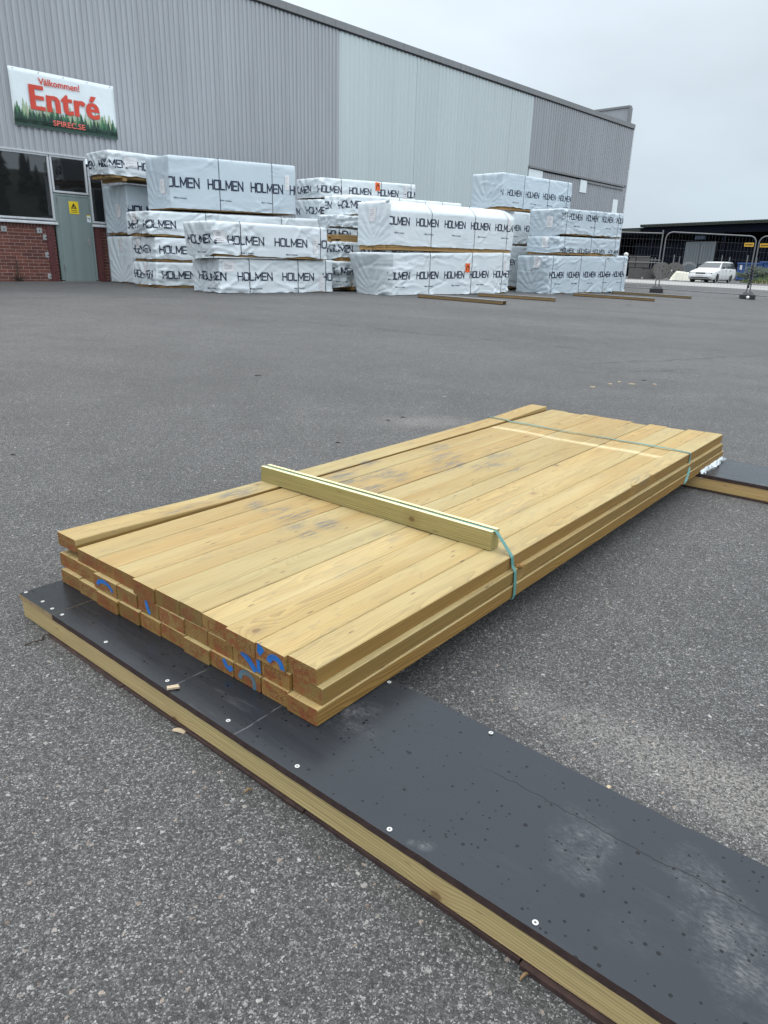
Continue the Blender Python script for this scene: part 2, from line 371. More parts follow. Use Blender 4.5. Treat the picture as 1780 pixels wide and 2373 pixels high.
def m_metal(name, col, var=.06, rough=.45, streak=.10):
    t = NT(name); o = t.obj()
    a = t.noise(t.map(o, sc=(.35, 1, .12)), 1.0, 4); b = t.noise(t.map(o, sc=(7, 1, .25)), 1.0, 4, .6)
    c = t.mix(t.rng(a, .3, .7), tuple(q * (1 - var) for q in col), tuple(q * (1 + var) for q in col))
    c = t.mix(1.0, c, t.ramp(b, [(.3, 1 - streak), (.65, 1 + streak * .3)]), 'MULTIPLY')
    sp = t.n('SeparateXYZ'); t.l(o, sp.inputs[0]); fl = t.math('FLOOR', t.math('MULTIPLY', sp.outputs[0], 1 / 1.16))
    wn = t.n('TexWhiteNoise', noise_dimensions='1D'); t.l(fl, wn.inputs['W'])
    c = t.mix(1.0, c, t.ramp(wn.outputs['Value'], [(0, .98), (1, 1.02)]), 'MULTIPLY')
    lap = t.math('FRACT', t.math('MULTIPLY', sp.outputs[0], 1 / 1.16)); c = t.mix(t.math('MULTIPLY', t.rng(lap, .016, .008), .45), c, tuple(q * .45 for q in col))
    return t.fin(c, rough, spec=.4)
def m_brick():
    t = NT('brick'); o = t.obj()
    q = t.map(o, rot=(math.radians(-90), 0, 0))            # wall plane x-z onto x-y
    b = t.n('TexBrick'); t.l(q, b.inputs['Vector']); b.inputs['Scale'].default_value = 1.0
    b.inputs['Brick Width'].default_value = .25; b.inputs['Row Height'].default_value = .0765; b.inputs['Mortar Size'].default_value = .0055
    b.inputs['Mortar Smooth'].default_value = .15; b.inputs['Bias'].default_value = -.1
    b.inputs['Color1'].default_value = (.150, .050, .036, 1); b.inputs['Color2'].default_value = (.085, .030, .026, 1); b.inputs['Mortar'].default_value = (.27, .20, .175, 1)
    c = t.mix(1.0, b.outputs[0], t.ramp(t.noise(o, 3, 5, .7), [(.3, .75), (.7, 1.2)]), 'MULTIPLY')
    t.bump(t.math('ADD', t.math('MULTIPLY', b.outputs['Fac'], -1.0), t.math('MULTIPLY', t.noise(o, 60, 3), .3)), .5, .008)
    return t.fin(c, .85)
def m_ply():
    t = NT('film_faced_plywood'); o = t.obj()
    n1 = t.noise(o, 2.2, 5, .6); n2 = t.noise(t.map(o, sc=(4, 60, 1)), 1.0, 4, .6)
    c = t.mix(t.rng(n1, .3, .7), (.010, .012, .0145), (.016, .019, .023))
    spx = t.n('SeparateXYZ'); t.l(o, spx.inputs[0])            # the sheet goes from near black to grey along x, broken by noise
    grey_x = t.rng(t.math('ADD', spx.outputs[0], t.rng(t.noise(o, 2.6, 4), .2, .8, -.35, .35)), .50, 1.70, 0, 1, True)
    c = t.mix(grey_x, c, (.027, .032, .0385))
    # dried scuffs and dust
    sc = t.noise(t.map(o, sc=(3, 26, 1), rot=(0, 0, .5)), 1.0, 5, .7)
    c = t.mix(t.math('MULTIPLY', t.rng(sc, .58, .75), t.rng(t.noise(o, 1.7, 3), .45, .65, 0, .30)), c, (.16, .165, .17))
    rain = None
    for sc_, lim, off in ((80, .30, 0), (52, .26, 4), (31, .17, 9)):
        v = t.vor(t.map(o, (off, off, 0), sc=(1, 1, .001)), sc_); s3 = t.n('SeparateColor'); t.l(v.outputs['Color'], s3.inputs[0])
        rad = t.math('MULTIPLY', s3.outputs[1], lim)
        m = t.math('MULTIPLY', t.rng(t.math('SUBTRACT', rad, v.outputs['Distance']), .0, .03), t.rng(s3.outputs[0], .66, .68))
        rain = m if rain is None else t.math('MAXIMUM', rain, m)
    dust = None
    for (x, y, ang, sx_, sy_, amt) in SCUFF:
        q = t.ell(o, x, y, ang, sx_, sy_)
        d = t.math('ADD', t.vmath('LENGTH', q), t.rng(t.noise(o, 14, 4), .2, .8, -.4, .4))
        m = t.math('MULTIPLY', t.math('MULTIPLY', t.rng(d, 1.25, .0), t.rng(t.noise(o, 24, 5, .75), .36, .66)), t.rng(t.noise(t.map(o, rot=(0, 0, .9), sc=(60, 200, 1)), 1.0, 5, .8), .40, .66, .02, amt))
        dust = m if dust is None else t.math('MAXIMUM', dust, m)
    c = t.mix(t.math('MULTIPLY', dust, .8), c, (.30, .30, .31))
    sp = t.n('SeparateXYZ'); t.l(o, sp.inputs[0])
    ck = t.math('ADD', t.math('SUBTRACT', sp.outputs[1], .278), t.rng(t.noise(t.map(o, sc=(1, .1, 1)), 9, 5, .7), 0, 1, -.022, .022))
    cm = t.math('MULTIPLY', t.rng(t.math('ABSOLUTE', ck), .0016, .0006), t.rng(sp.outputs[0], 1.50, 1.56))
    cm = t.math('MULTIPLY', cm, t.rng(sp.outputs[0], 2.10, 2.02))
    for sx_ in (.785, 1.045):                                # score marks left by loads dragged over the sheet
        q = t.math('ADD', t.math('SUBTRACT', sp.outputs[0], sx_), t.rng(t.noise(o, 6, 4), 0, 1, -.012, .012))
        sm = t.math('MULTIPLY', t.rng(t.math('ABSOLUTE', q), .002, .0008), t.rng(t.noise(o, 22, 3), .38, .55))
        c = t.mix(t.math('MULTIPLY', sm, .5), c, (.2, .2, .2))
    c = t.mix(cm, c, (.008, .008, .009)); c = t.mix(rain, c, (.006, .0075, .010))
    ro = t.math('ADD', t.rng(n2, .3, .7, .20, .32), t.math('MULTIPLY', dust, .3))
    ro = t.math('SUBTRACT', ro, t.math('MULTIPLY', rain, .12))
    t.bump(t.math('ADD', t.noise(o, 3.0, 3), t.math('MULTIPLY', n2, .15)), .25, .004)
    return t.fin(c, ro, spec=.30)

# ---------------------------------------------------------------- the yard
_p = [gnd(985, 978), gnd(1700, 1830), gnd(1560, 1740), gnd(1010, 735), gnd(1330, 778), gnd(1370, 722), gnd(1640, 1700)]
PANG = math.atan2(-.631, .776)
SAND = [(_p[0].x, _p[0].y, .2, .42, .22, .75), (_p[1].x, _p[1].y, PANG, .55, .16, .8), (_p[2].x, _p[2].y, PANG, .5, .22, .35),
        (_p[3].x, _p[3].y, .1, .9, .28, .45), (_p[4].x, _p[4].y, .1, .5, .2, .55), (_p[5].x, _p[5].y, .0, 1.1, .3, .5)]
_c = [gnd(1640, 830), gnd(1010, 775), gnd(1500, 860), gnd(150, 690)]
CRACKS = [(_c[0].x, _c[0].y, .55, 2.8, .05), (_c[1].x, _c[1].y, -.25, 2.4, .10), (_c[2].x, _c[2].y, .45, 1.2, .03), (_c[3].x, _c[3].y, .7, 3.0, .12)]
SCUFF = [(1.77, .225, -1.1, .075, .055, .75), (1.80, .16, .3, .05, .03, .45), (2.03, .20, -.9, .14, .06, .85), (1.98, .265, 0, .07, .02, .6),
         (1.19, .235, .9, .085, .05, .8), (1.22, .20, .2, .06, .04, .6), (1.56, .028, .2, .018, .014, 1.0), (1.535, .014, .2, .01, .008, 1.0), (1.92, .1, .4, .05, .04, .15)]
def m_spray(name, col, cover):
    t = NT(name); o = t.obj()                              # thin paint soaked into sawn end grain
    a = t.noise(o, 190, 3, .7); b = t.noise(o, 45, 3, .6)
    m = t.rng(t.math('ADD', a, t.math('MULTIPLY', b, .6)), cover + .10, cover + .34)
    c = t.mix(t.rng(t.noise(o, 30, 3), .3, .7), tuple(q * .75 for q in col), tuple(q * 1.2 for q in col))
    return t.fin(t.mix(m, (.22, .13, .05), c), .75)
M = dict(
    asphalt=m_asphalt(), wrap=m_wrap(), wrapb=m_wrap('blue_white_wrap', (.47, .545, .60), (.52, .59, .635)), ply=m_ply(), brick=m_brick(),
    board=m_wood('pine_board', (.30, .180, .056), (.14, .072, .019), dirt=True, tint=.20),
    endgrain=m_wood('pine_end_grain', (.32, .195, .070), (.145, .072, .024), end=True, ringf=190, knots=0, tint=.26),
    stringer=m_wood('weathered_pine', (.56, .40, .20), (.34, .215, .09), tint=.05, knots=.9, axis='x', ringf=150),
    batten=m_wood('green_pine', (.42, .335, .14), (.20, .14, .05), tint=.05, axis='x', ringf=180),
    sap=m_wood('pale_sapwood', (.76, .74, .52), (.62, .58, .36), tint=.02, knots=0, axis='x'),
    packwood=m_wood('rough_pine', (.44, .275, .12), (.28, .15, .06), axis='x'),
    clad_l=m_metal('grey_sheet', (.365, .378, .40)), clad_p=m_metal('pale_sheet', (.48, .538, .54), .025, streak=.025), clad_d=m_metal('warm_grey_sheet', (.31, .32, .34)),
    fascia=m_metal('fascia_sheet', (.20, .205, .21)), trim=m_metal('white_trim', (.52, .54, .56), rough=.5), dark=plain('dark_gap', (.012, .012, .014), .8),
    redsteel=plain('red_steel', (.095, .026, .026), .5), door=m_metal('green_grey_door', (.205, .255, .250), .08, .42, .12), steel=plain('galvanised_steel', (.20, .205, .21), .5, .4), wire=plain('fence_wire', (.13, .135, .14), .55, .3),
    chrome=plain('handle_steel', (.55, .55, .55), .25, .9), plate=plain('grey_plate', (.33, .34, .35), .6), navy=plain('navy_sheet', (.005, .0065, .013), .7),
    ink=plain('navy_ink', (.012, .020, .050), .5), black=plain('black_ink', (.01, .01, .01), .5), red=plain('sign_red', (.58, .055, .03), .5, var=.05), white=plain('banner_white', (.72, .78, .80), .5, var=.03),
    salmon=plain('sign_salmon', (.74, .14, .10), .5, var=.05), yellow=plain('sign_yellow', (.80, .60, .02), .5, var=.05), orange=plain('tag_orange', (.80, .13, .02), .6, var=.06), paper=plain('paper', (.72, .71, .72), .6, var=.08, scale=30),
    stamp=m_spray('red_stamp', (.20, .040, .020), .54), blue=m_spray('blue_spray', (.012, .145, .47), .36), bluefade=m_spray('faded_blue_spray', (.07, .16, .22), .46), 
    strap=plain('green_strap', (.085, .235, .215), .35, var=.08), washer=plain('zinc_washer', (.55, .55, .53), .35, .2, var=.06), screwhole=plain('screw_recess', (.06, .06, .06), .6),
    plyedge=plain('dark_ply_edge', (.040, .021, .018), .75, var=.35, scale=40, bump=.002), rawedge=plain('raw_ply_edge', (.30, .215, .11), .8, var=.3, scale=50, bump=.002), packstrap=plain('dark_strap', (.02, .025, .03), .5),
    greyboard=plain('weathered_board', (.17, .16, .15), .45, var=.2), chip=plain('wood_chip', (.46, .37, .25), .7), leaf=plain('dry_leaf', (.20, .13, .06), .8), leafd=plain('dark_leaf', (.035, .028, .022), .8), twig=plain('twig', (.05, .035, .025), .8),
    concrete=plain('concrete', (.24, .235, .225), .85, scale=3), palelane=plain('pale_concrete', (.31, .305, .295), .85, scale=1.2), darkconc=plain('dark_concrete', (.105, .10, .095), .85, scale=3),
    grass=plain('grass', (.085, .125, .035), .8, var=.4, scale=6), earth=plain('earth', (.20, .16, .11), .9, scale=3), bush=plain('bush_leaf', (.060, .082, .048), .7, var=.4, scale=4),
    dgreen=plain('conifer', (.020, .032, .020), .8, var=.4, scale=.5), carpaint=plain('white_paint', (.72, .73, .73), .3, var=.03), rubber=plain('rubber', (.018, .018, .018), .8), rim=plain('dark_rim', (.04, .04, .045), .5),
    container=plain('blue_container', (.03, .085, .26), .5, var=.15, scale=1), halldoor=m_metal('hall_door', (.17, .19, .205), rough=.5), roofdark=plain('dark_roof', (.030, .038, .030), .7), beam=plain('blue_beam', (.035, .055, .085), .6),
    drum=plain('weathered_drum_wood', (.135, .125, .118), .85, var=.2, scale=6), tarp=plain('cream_tarp', (.62, .60, .50), .6, var=.06, scale=2), foot=plain('fence_foot', (.03, .03, .032), .85), chainm=plain('black_chain', (.02, .02, .022), .4, .5),
    bulb=plain('white_plastic', (.75, .74, .70), .4), gf1=plain('print_dark_green', (.016, .050, .036), .5, var=.1), gf2=plain('print_mid_green', (.055, .17, .085), .5, var=.1), gf3=plain('print_pale_green', (.34, .43, .28), .5, var=.1),
    signyel=plain('fence_sign_yellow', (.75, .42, .03), .5, var=.05))
M['navy'].node_tree.nodes['Principled BSDF'].inputs['Specular IOR Level'].default_value = .08
M['bearer'] = m_wood('weathered_bearer', (.26, .175, .085), (.15, .09, .038), axis='x', ringf=150)
def m_glass(name, tint=(.012, .013, .014), rough=.02, spec=.9):
    t = NT(name); t.b.inputs['IOR'].default_value = 1.5
    o = t.obj(); t.bump(t.noise(o, .9, 2), .06, .02)
    return t.fin(tint, rough, spec=spec)
M['glass'] = m_glass('dark_glass'); M['carglass'] = m_glass('car_glass', (.05, .06, .065), .05)

def build_ground():
    xs = sorted(set(np.round(np.concatenate([np.arange(-60, 100, 1.0), np.array([-160, -110, -80, 110, 130, 170, 240])]), 2)))
    ys = sorted(set(np.round(np.concatenate([np.arange(-20, 100, 1.0), np.array([-160, -110, -70, -45, -30, 110, 130, 170, 260])]), 2)))
    mb = MB(); n = len(ys)
    vs = [(x, y, gz(x, y) + H) for x in xs for y in ys]
    fs = [(i * n + j, (i + 1) * n + j, (i + 1) * n + j + 1, i * n + j + 1) for i in range(len(xs) - 1) for j in range(n - 1)]
    mb.add(vs, fs); o = mb.build('asphalt_ground', M['asphalt'], smooth=True); tag(o, kind='structure')
build_ground()
def strip(name, mat, p, q, wid, lift, kind='structure', n=40):
    """flat ribbon on the ground from p to q"""
    p, q = Vector(p), Vector(q); d = (q - p).normalized(); nn = Vector((-d.y, d.x, 0)); mb = MB(); vs = []
    for i in range(n + 1):
        for k in (-.5, 0, .5):
            c = p + (q - p) * (i / n) + nn * (wid * k); vs.append((c.x, c.y, gz(c.x, c.y) + H + lift))
    fs = [(i * 3 + k, (i + 1) * 3 + k, (i + 1) * 3 + k + 1, i * 3 + k + 1) for i in range(n) for k in (0, 1)]
    mb.add(vs, fs); o = mb.build(name, mat); tag(o, kind=kind); return o

# ---------------------------------------------------------------- the warehouse
WS = 18.78                                                 # distance of its wall from the camera
G0 = -.598 + H
ORG = wp(0, WS, 0)
wh = thing('warehouse', 'large warehouse with grey and pale green corrugated walls above a red brick base', 'warehouse', ORG, YAW)
def W(u, v): return ont(u, v, WS)
def corrugated(name, mat, x0, x1, z0, z1, y=0.0, pitch=.145, depth=.03, parent=None, top=None):
    mb = MB(); prof = []; x = x0
    while x < x1 - 1e-6:
        for dx, dy in ((0, 0), (.30, 0), (.42, depth), (.86, depth), (.98, 0)):
            xx = x + dx * pitch
            if xx < x1: prof.append((xx, y - dy))
        x += pitch
    prof.append((x1, y)); n = len(prof)
    vs = [(a, b, z0) for a, b in prof] + [(a, b, z1) for a, b in prof]
    mb.add(vs, [(i, i + 1, n + i + 1, n + i) for i in range(n - 1)])
    mb.add([(x0, y + .05, z0), (x1, y + .05, z0), (x1, y + .05, z1), (x0, y + .05, z1)], [(0, 1, 2, 3)])
    mb.add([(x0, y, z0), (x1, y, z0), (x1, y + .05, z0), (x0, y + .05, z0)], [(0, 1, 2, 3)])
    return mb.build(name, mat, parent)
ZR = 7.07 + H; XL, XR = -14.0, 37.5; ZC = 2.31 + H
PA, PB = 17.22, 28.29
corrugated('wall_cladding', M['clad_l'], XL, 9.05, ZC, ZR - .12, parent=wh)
corrugated('wall_cladding', M['clad_l'], 9.05, PA, G0 - .02, ZR - .12, y=.004, parent=wh)
corrugated('wall_cladding', M['clad_p'], PA, PB, G0 - .05, ZR - .12, y=.002, pitch=.2, depth=.022, parent=wh)
ZS = 4.24 + H
corrugated('wall_cladding', M['clad_d'], PB, XR, ZS, ZR - .12, pitch=.19, depth=.032, parent=wh)
mb = MB()                                                   # roof edge: pressed sheet in lengths, with a dark line under it
x = XL
while x < XR:
    x2 = min(x + 3.1, XR + .04); mb.box(x, x2 - .008, -.075, .3, ZR - .20, ZR); x = x2
fa = mb.build('fascia', M['fascia'], wh, bevel=.006)
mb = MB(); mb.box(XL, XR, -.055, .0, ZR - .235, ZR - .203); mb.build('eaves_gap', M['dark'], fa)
mb = MB(); mb.box(XL, XR, .3, 34, ZR - .22, ZR - .08); mb.build('roof', M['fascia'], wh)
mb = MB(); mb.box(XL, XL + .15, .055, 34, G0 - .5, ZR - .23); mb.build('end_wall', M['clad_l'], wh)
mb = MB(); mb.box(XR - .16, XR - .002, .055, 34, G0 - .5, ZR - .23); mb.build('end_wall', M['clad_d'], wh)
mb = MB(); mb.box(XR - .05, XR + .045, -.05, .05, G0 - .02, ZR - .24); mb.build('corner_trim', M['trim'], wh)
ZT = 7.84 + H                                               # the end wall rises above the eaves as a parapet
mb = MB(); mb.box(XR - .16, XR + .0, .31, 15, ZR - .22, ZT); pr = mb.build('parapet', M['clad_d'], wh)
mb = MB(); mb.box(XR - .22, XR + .06, .25, 15.1, ZT + .002, ZT + .1); mb.box(XR - .2, XR + .05, .2, .30, ZR - .1, ZT); mb.build('parapet_trim', M['fascia'], pr)
mb = MB(); mb.bar((XR - .1, 6, ZT), (XR - .1, 6, ZT + .35), .02); mb.build('roof_mast', M['steel'], pr)
# sliding doors at the right end, hung from a rail, with pale panels between them
mb = MB(); mb.box(PB, XR - .35, -.09, .0, ZS - .10, ZS - .012); mb.build('door_rail', M['fascia'], wh, bevel=.01)
def panel(name, mat, x0, x1, z0, z1, y0=-.03, y1=0.0, parent=wh, bevel=0.0):
    mb = MB(); mb.box(x0, x1, y0, y1, z0, z1); return mb.build(name, mat, parent, bevel=bevel)
pl = W(1228, 388)[0]
panel('light_panel', M['white'], PB + .03, 29.42, 2.2 + H, ZS - .13)
panel('light_panel', M['white'], 32.75, 33.36, 3.55 + H, ZS - .16, -.05, -.012)
panel('light_panel', M['white'], 36.2, 36.72, 2.55 + H, 3.50 + H, -.05, -.012)
corrugated('sliding_door', M['clad_d'], 29.44, 32.72, G0, ZS - .16, y=.0, pitch=.17, depth=.03, parent=wh)
corrugated('sliding_door', M['clad_d'], 32.72, XR - .06, G0, ZS - .13, y=.003, pitch=.17, depth=.03, parent=wh)
mb = MB(); mb.box(33.4, XR - .4, -.07, -.035, ZS - .24, ZS - .16); mb.build('door_rail', M['fascia'], wh)
for ax in (30.2, 31.5, 34.0, 35.6): pass
# brick base, windows and door on the left
DA, DB = 7.80, 8.66                                         # the door opening
ZSILL = .76 + H
mb = MB(); mb.box(XL, DA - .07, .012, .25, G0 - .1, ZSILL - .11); mb.box(DB + .07, 9.05, .012, .25, G0 - .1, ZSILL - .11); br = mb.build('brick_wall', M['brick'], wh)
t = NT('brick_on_edge'); o_ = t.obj(); spx = t.n('SeparateXYZ'); t.l(o_, spx.inputs[0])
fr = t.math('FRACT', t.math('MULTIPLY', spx.outputs[0], 1 / .0765)); mo = t.rng(t.math('ABSOLUTE', t.math('SUBTRACT', fr, .5)), .40, .44)
M['rowlock'] = t.fin(t.mix(mo, t.mix(t.noise(o_, 14, 3), (.075, .028, .026), (.14, .048, .036)), (.24, .18, .16)), .85)
mb = MB(); mb.box(XL, DA - .07, .008, .25, ZSILL - .108, ZSILL - .012); mb.box(DB + .07, 9.05, .008, .25, ZSILL - .108, ZSILL - .012); mb.build('brick_cap', M['rowlock'], wh)
for px in ((17 + 80) / 2, (470 + 540) / 2, (555 + 620) / 2, (582 + 650) / 2, (613 + 683) / 2):
    pz = {48.5: 1160, 505: 1182, 587.5: 1272, 616: 1497, 648: 1770}[px]
    a, z = W(px / 5.53, 320 + pz / 5.53)
    mb = MB(); mb.box(a - .062, a + .062, -.008, .011, z - .062, z + .062); q = mb.build('mounting_plate', M['plate'], wh, bevel=.004)
    mb = MB(); mb.disc((a, -.008, z - .008), (0, -1, 0), .014, .008, 10); mb.build('bolt', M['dark'], q)
for x0, x1 in ((DA - .27, DA - .13), (DB + .10, DB + .24)):
    mb = MB(); mb.box(x0, x1, -.035, .011, G0 - .02, ZSILL - .05); mb.box(x0 - .02, x0 + .02, -.02, .01, G0, ZSILL - .05)
    q = mb.build('steel_post', M['redsteel'], wh, bevel=.004)
    for zz in (G0 + .2, G0 + .65, G0 + 1.1):
        mb = MB(); mb.disc(((x0 + x1) / 2, -.035, zz), (0, -1, 0), .014, .006, 10); mb.build('bolt', M['dark'], q)
def window(x0, x1, z0, z1, name='window', sill=True):
    f = .046; mb = MB()
    for b in ((x0, x1, z1 - f, z1), (x0, x1, z0, z0 + f), (x0, x0 + f, z0 + f + .002, z1 - f - .002), (x1 - f, x1, z0 + f + .002, z1 - f - .002)):
        mb.box(b[0], b[1], -.02, .06, b[2], b[3])
    fr_ = mb.build(name, M['trim'], wh, bevel=.006)
    mb = MB(); mb.box(x0 + f - .005, x1 - f + .005, .018, .03, z0 + f - .005, z1 - f + .005); mb.build('pane', M['glass'], fr_)
    if sill:
        mb = MB(); mb.add([(x0 - .02, -.08, z0 - .06), (x1 + .03, -.08, z0 - .06), (x1 + .03, .06, z0 - .003), (x0 - .02, .06, z0 - .003), (x0 - .02, -.08, z0 - .09), (x1 + .03, -.08, z0 - .09), (x1 + .03, .06, z0 - .09), (x0 - .02, .06, z0 - .09)],
                         [(0, 1, 2, 3), (0, 4, 5, 1), (1, 5, 6, 2), (3, 7, 4, 0), (2, 6, 7, 3), (4, 7, 6, 5)]); mb.build('sill', M['trim'], fr_)
    return fr_
panel('wall_lining', M['dark'], XL, 9.05, G0, ZC - .1, .26, .3)
window(4.2, DA - .02, ZSILL + .06, ZC - .015)
window(1.0, 4.19, ZSILL + .06, ZC - .015); window(-2.2, .99, ZSILL + .06, ZC - .015)
ZD = 2.05 + G0 + .0
window(DA + .0, DB + .02, ZD + .015, ZC - .015, sill=False)
window(DB + .05, 9.7, ZSILL + .06, ZC - .2)
mb = MB(); mb.box(XL, 9.05, -.045, -.002, ZC - .012, ZC + .02); mb.build('cladding_trim', M['trim'], wh)
# the door
mb = MB(); mb.box(DA - .03, DA + .055, -.012, .06, G0 + .03, ZD - .002); mb.box(DB - .01, DB + .045, -.012, .06, G0 + .03, ZD - .002); mb.box(DA + .057, DB - .012, -.012, .06, ZD - .05, ZD - .002)
mb.build('door_frame', M['door'], wh)
mb = MB(); mb.box(DA + .06, DB - .014, -.008, .04, G0 + .012, ZD - .055); dr = mb.build('door', M['door'], wh, bevel=.004)
hx = DB - .10; hz = W(206, 561)[1]
mb = MB(); mb.box(hx - .02, hx + .02, -.018, -.0085, hz - .1, hz + .13); mb.bar((hx, -.018, hz), (hx, -.06, hz), .010); mb.bar((hx + .008, -.06, hz), (hx - .12, -.062, hz - .004), .010)
mb.disc((hx, -.018, hz + .085), (0, -1, 0), .016, .014, 14); mb.build('handle', M['chrome'], dr, smooth='auto')
for zz in (ZD - .22, G0 + .25):
    mb = MB(); mb.bar((DA + .058, -.02, zz), (DA + .058, -.02, zz + .14), .012); mb.build('hinge', M['steel'], dr)
mb = MB(); mb.box(DA - .06, DB + .06, -.1, .05, G0 - .08, G0 + .009); mb.build('threshold', M['concrete'], wh)

# ---------------------------------------------------------------- lettering helpers
def text_mesh(txt, size, bold=0.0, depth=0.0, align='CENTER', sx=1.0, gap=1.0):
    cu = bpy.data.curves.new('t', 'FONT'); cu.body = txt; cu.size = size; cu.offset = bold; cu.extrude = 0.0; cu.align_x = align; cu.resolution_u = 3; cu.space_character = gap
    ob = bpy.data.objects.new('t', cu); COL.objects.link(ob); dg = bpy.context.evaluated_depsgraph_get()
    me = bpy.data.meshes.new_from_object(ob.evaluated_get(dg))
    vs = [(v.co.x * sx, v.co.y, v.co.z) for v in me.vertices]; fs = [tuple(p.vertices) for p in me.polygons]
    bpy.data.objects.remove(ob); bpy.data.curves.remove(cu); bpy.data.meshes.remove(me)
    return vs, fs
def wall_text(mb, txt, size, x, z, y, bold=0.0, sx=1.0, mi=0, align='CENTER', gap=1.0):
    vs, fs = text_mesh(txt, size, bold, 0.0, align, sx, gap)
    mb.add([(x + a, y - c, z + b) for a, b, c in vs], fs, mi)

# ---------------------------------------------------------------- banner and stickers
bx0, bz1 = W(14.9, 152.7); bx1, _ = W(259.9, 200.4); _, bz0 = W(31.7, 290.2); bx0 = (bx0 + W(31.7, 290.2)[0]) / 2; bx1 = (bx1 + W(269.7, 323.5)[0]) / 2
bz0 = (bz0 + W(269.7, 323.5)[1]) / 2; bz1 = (bz1 + W(259.9, 200.4)[1]) / 2
bw, bh = bx1 - bx0, bz1 - bz0
ban = thing('entrance_banner', 'white banner with red lettering and printed green forest on the warehouse wall', 'banner', wp(bx0, WS - .06, bz0), YAW)
mb = MB(); n = 24; vs = []; fs = []
for j in range(13):
    for i in range(n + 1):
        x, z = bw * i / n, bh * j / 12
        vs.append((x, .012 * math.sin(i * 1.1 + j * .5) * math.sin(j / 12 * math.pi) * .5 + .006 * noise.noise((x * 2, z * 2, 1)), z))
for j in range(12):
    for i in range(n): fs.append((j * (n + 1) + i, j * (n + 1) + i + 1, (j + 1) * (n + 1) + i + 1, (j + 1) * (n + 1) + i))
mb.add(vs, fs)
sheet = mb.build('sheet', M['white'], ban, smooth=True); sm = sheet.modifiers.new('thickness', 'SOLIDIFY'); sm.thickness = .002
rnd = random.Random(5)
def forest_print(name, mat, y, base, hmin, hmax, step, seed):
    r = random.Random(seed); mb = MB(); x = -.1
    mb.box(0, bw, y, y + .0015, 0.004, base * bh)
    while x < bw + .1:
        h = (base + r.uniform(hmin, hmax)) * bh; wd = h * .19 + .02; k = 6
        pts = [(x, h)]
        zz = np.linspace(h, base * bh * .4, k + 1)
        L_, R_ = [], []
        for i in range(k):
            f = (i + 1) / k; R_ += [(x + wd * f, zz[i + 1]), (x + wd * f * .55, zz[i + 1] + .004)]; L_ += [(x - wd * f, zz[i + 1]), (x - wd * f * .55, zz[i + 1] + .004)]
        out = pts + R_ + L_[::-1]
        out = [(min(max(a, .004), bw - .004), b) for a, b in out]
        mb.add([(a, y, b) for a, b in out], [tuple(range(len(out)))])
        x += step * r.uniform(.5, 1.4)
    return mb.build(name, mat, ban)
forest_print('printed_forest', M['gf3'], -.0140, .10, .10, .40, .075, 3)
forest_print('printed_forest', M['gf2'], -.0175, .12, .08, .31, .062, 8)
forest_print('printed_forest', M['gf1'], -.0210, .13, .02, .22, .07, 4)
mb = MB(); wall_text(mb, 'Välkommen!', .19, bw * .455, bh * .775, -.0235, .004); [wall_text(mb, 'Entré', .72, bw * .490 + dx_, bh * .325, -.0240 - k_ * .0005, .009, .98, gap=1.08) for k_, dx_ in enumerate((-.020, -.007, .007, .020))]; mb.build('lettering', M['red'], ban)
mb = MB(); wall_text(mb, 'SPIREC.SE', .165, bw * .51, bh * .085, -.0245, .0022, 1.12); mb.build('web_address', M['salmon'], ban)
for i in range(5):
    for zz in (.03, bh - .035): mb = MB(); mb.disc((bw * (.04 + .23 * i), -.013, zz), (0, -1, 0), .012, .004, 10); mb.build('eyelet', M['steel'], ban)
sx0, sz1 = W(158.0, 466); sx1 = W(180.3, 468)[0]; sz0 = W(160, 495)[1]
ws_ = thing('warning_sign', 'yellow warning sign with black triangle stuck on the grey green door', 'sign', wp(sx0, WS - .0105, sz0), YAW)
sw, sh = sx1 - sx0, sz1 - sz0
mb = MB(); mb.box(0, sw, -.002, 0, 0, sh); mb.build('sign_face', M['yellow'], ws_)
mb = MB(); c = sw / 2; tz = sh * .42; th = sh * .46
o1 = [(c - th * .58, tz), (c + th * .58, tz), (c, tz + th)]; i1 = [(c - th * .58 + .032, tz + .018), (c + th * .58 - .032, tz + .018), (c, tz + th - .038)]
vs = [(a, -.0035, b) for a, b in o1 + i1]; mb.add(vs, [(0, 1, 4, 3), (1, 2, 5, 4), (2, 0, 3, 5)])
mb.add([(c - .03, -.0035, tz + .03), (c + .035, -.0035, tz + .03), (c + .02, -.0035, tz + .045), (c, -.0035, tz + .05), (c + .012, -.0035, tz + .09), (c - .008, -.0035, tz + .09), (c - .02, -.0035, tz + .05)], [(0, 1, 2, 3, 4, 5, 6)])
mb.build('pictogram', M['black'], ws_)
mb = MB(); wall_text(mb, 'Varning', .052, c, sh * .22, -.004, .001); mb.box(c - sw * .36, c + sw * .36, -.0035, -.0025, sh * .10, sh * .14); mb.build('lettering', M['black'], ws_)
sx0, sz1 = W(200.2, 498.5); sx1 = W(208.8, 499)[0]; sz0 = W(201.5, 515)[1]; sw, sh = sx1 - sx0, sz1 - sz0
cs = thing('camera_sign', 'small white and yellow camera surveillance sticker at the right edge of the door', 'sign', wp(sx0, WS - .0105, sz0), YAW)
mb = MB(); mb.box(0, sw, -.002, 0, 0, sh * .84); mb.build('sign_face', M['white'], cs)
mb = MB(); mb.box(0, sw, -.002, 0, sh * .842, sh); mb.build('sign_header', M['yellow'], cs)
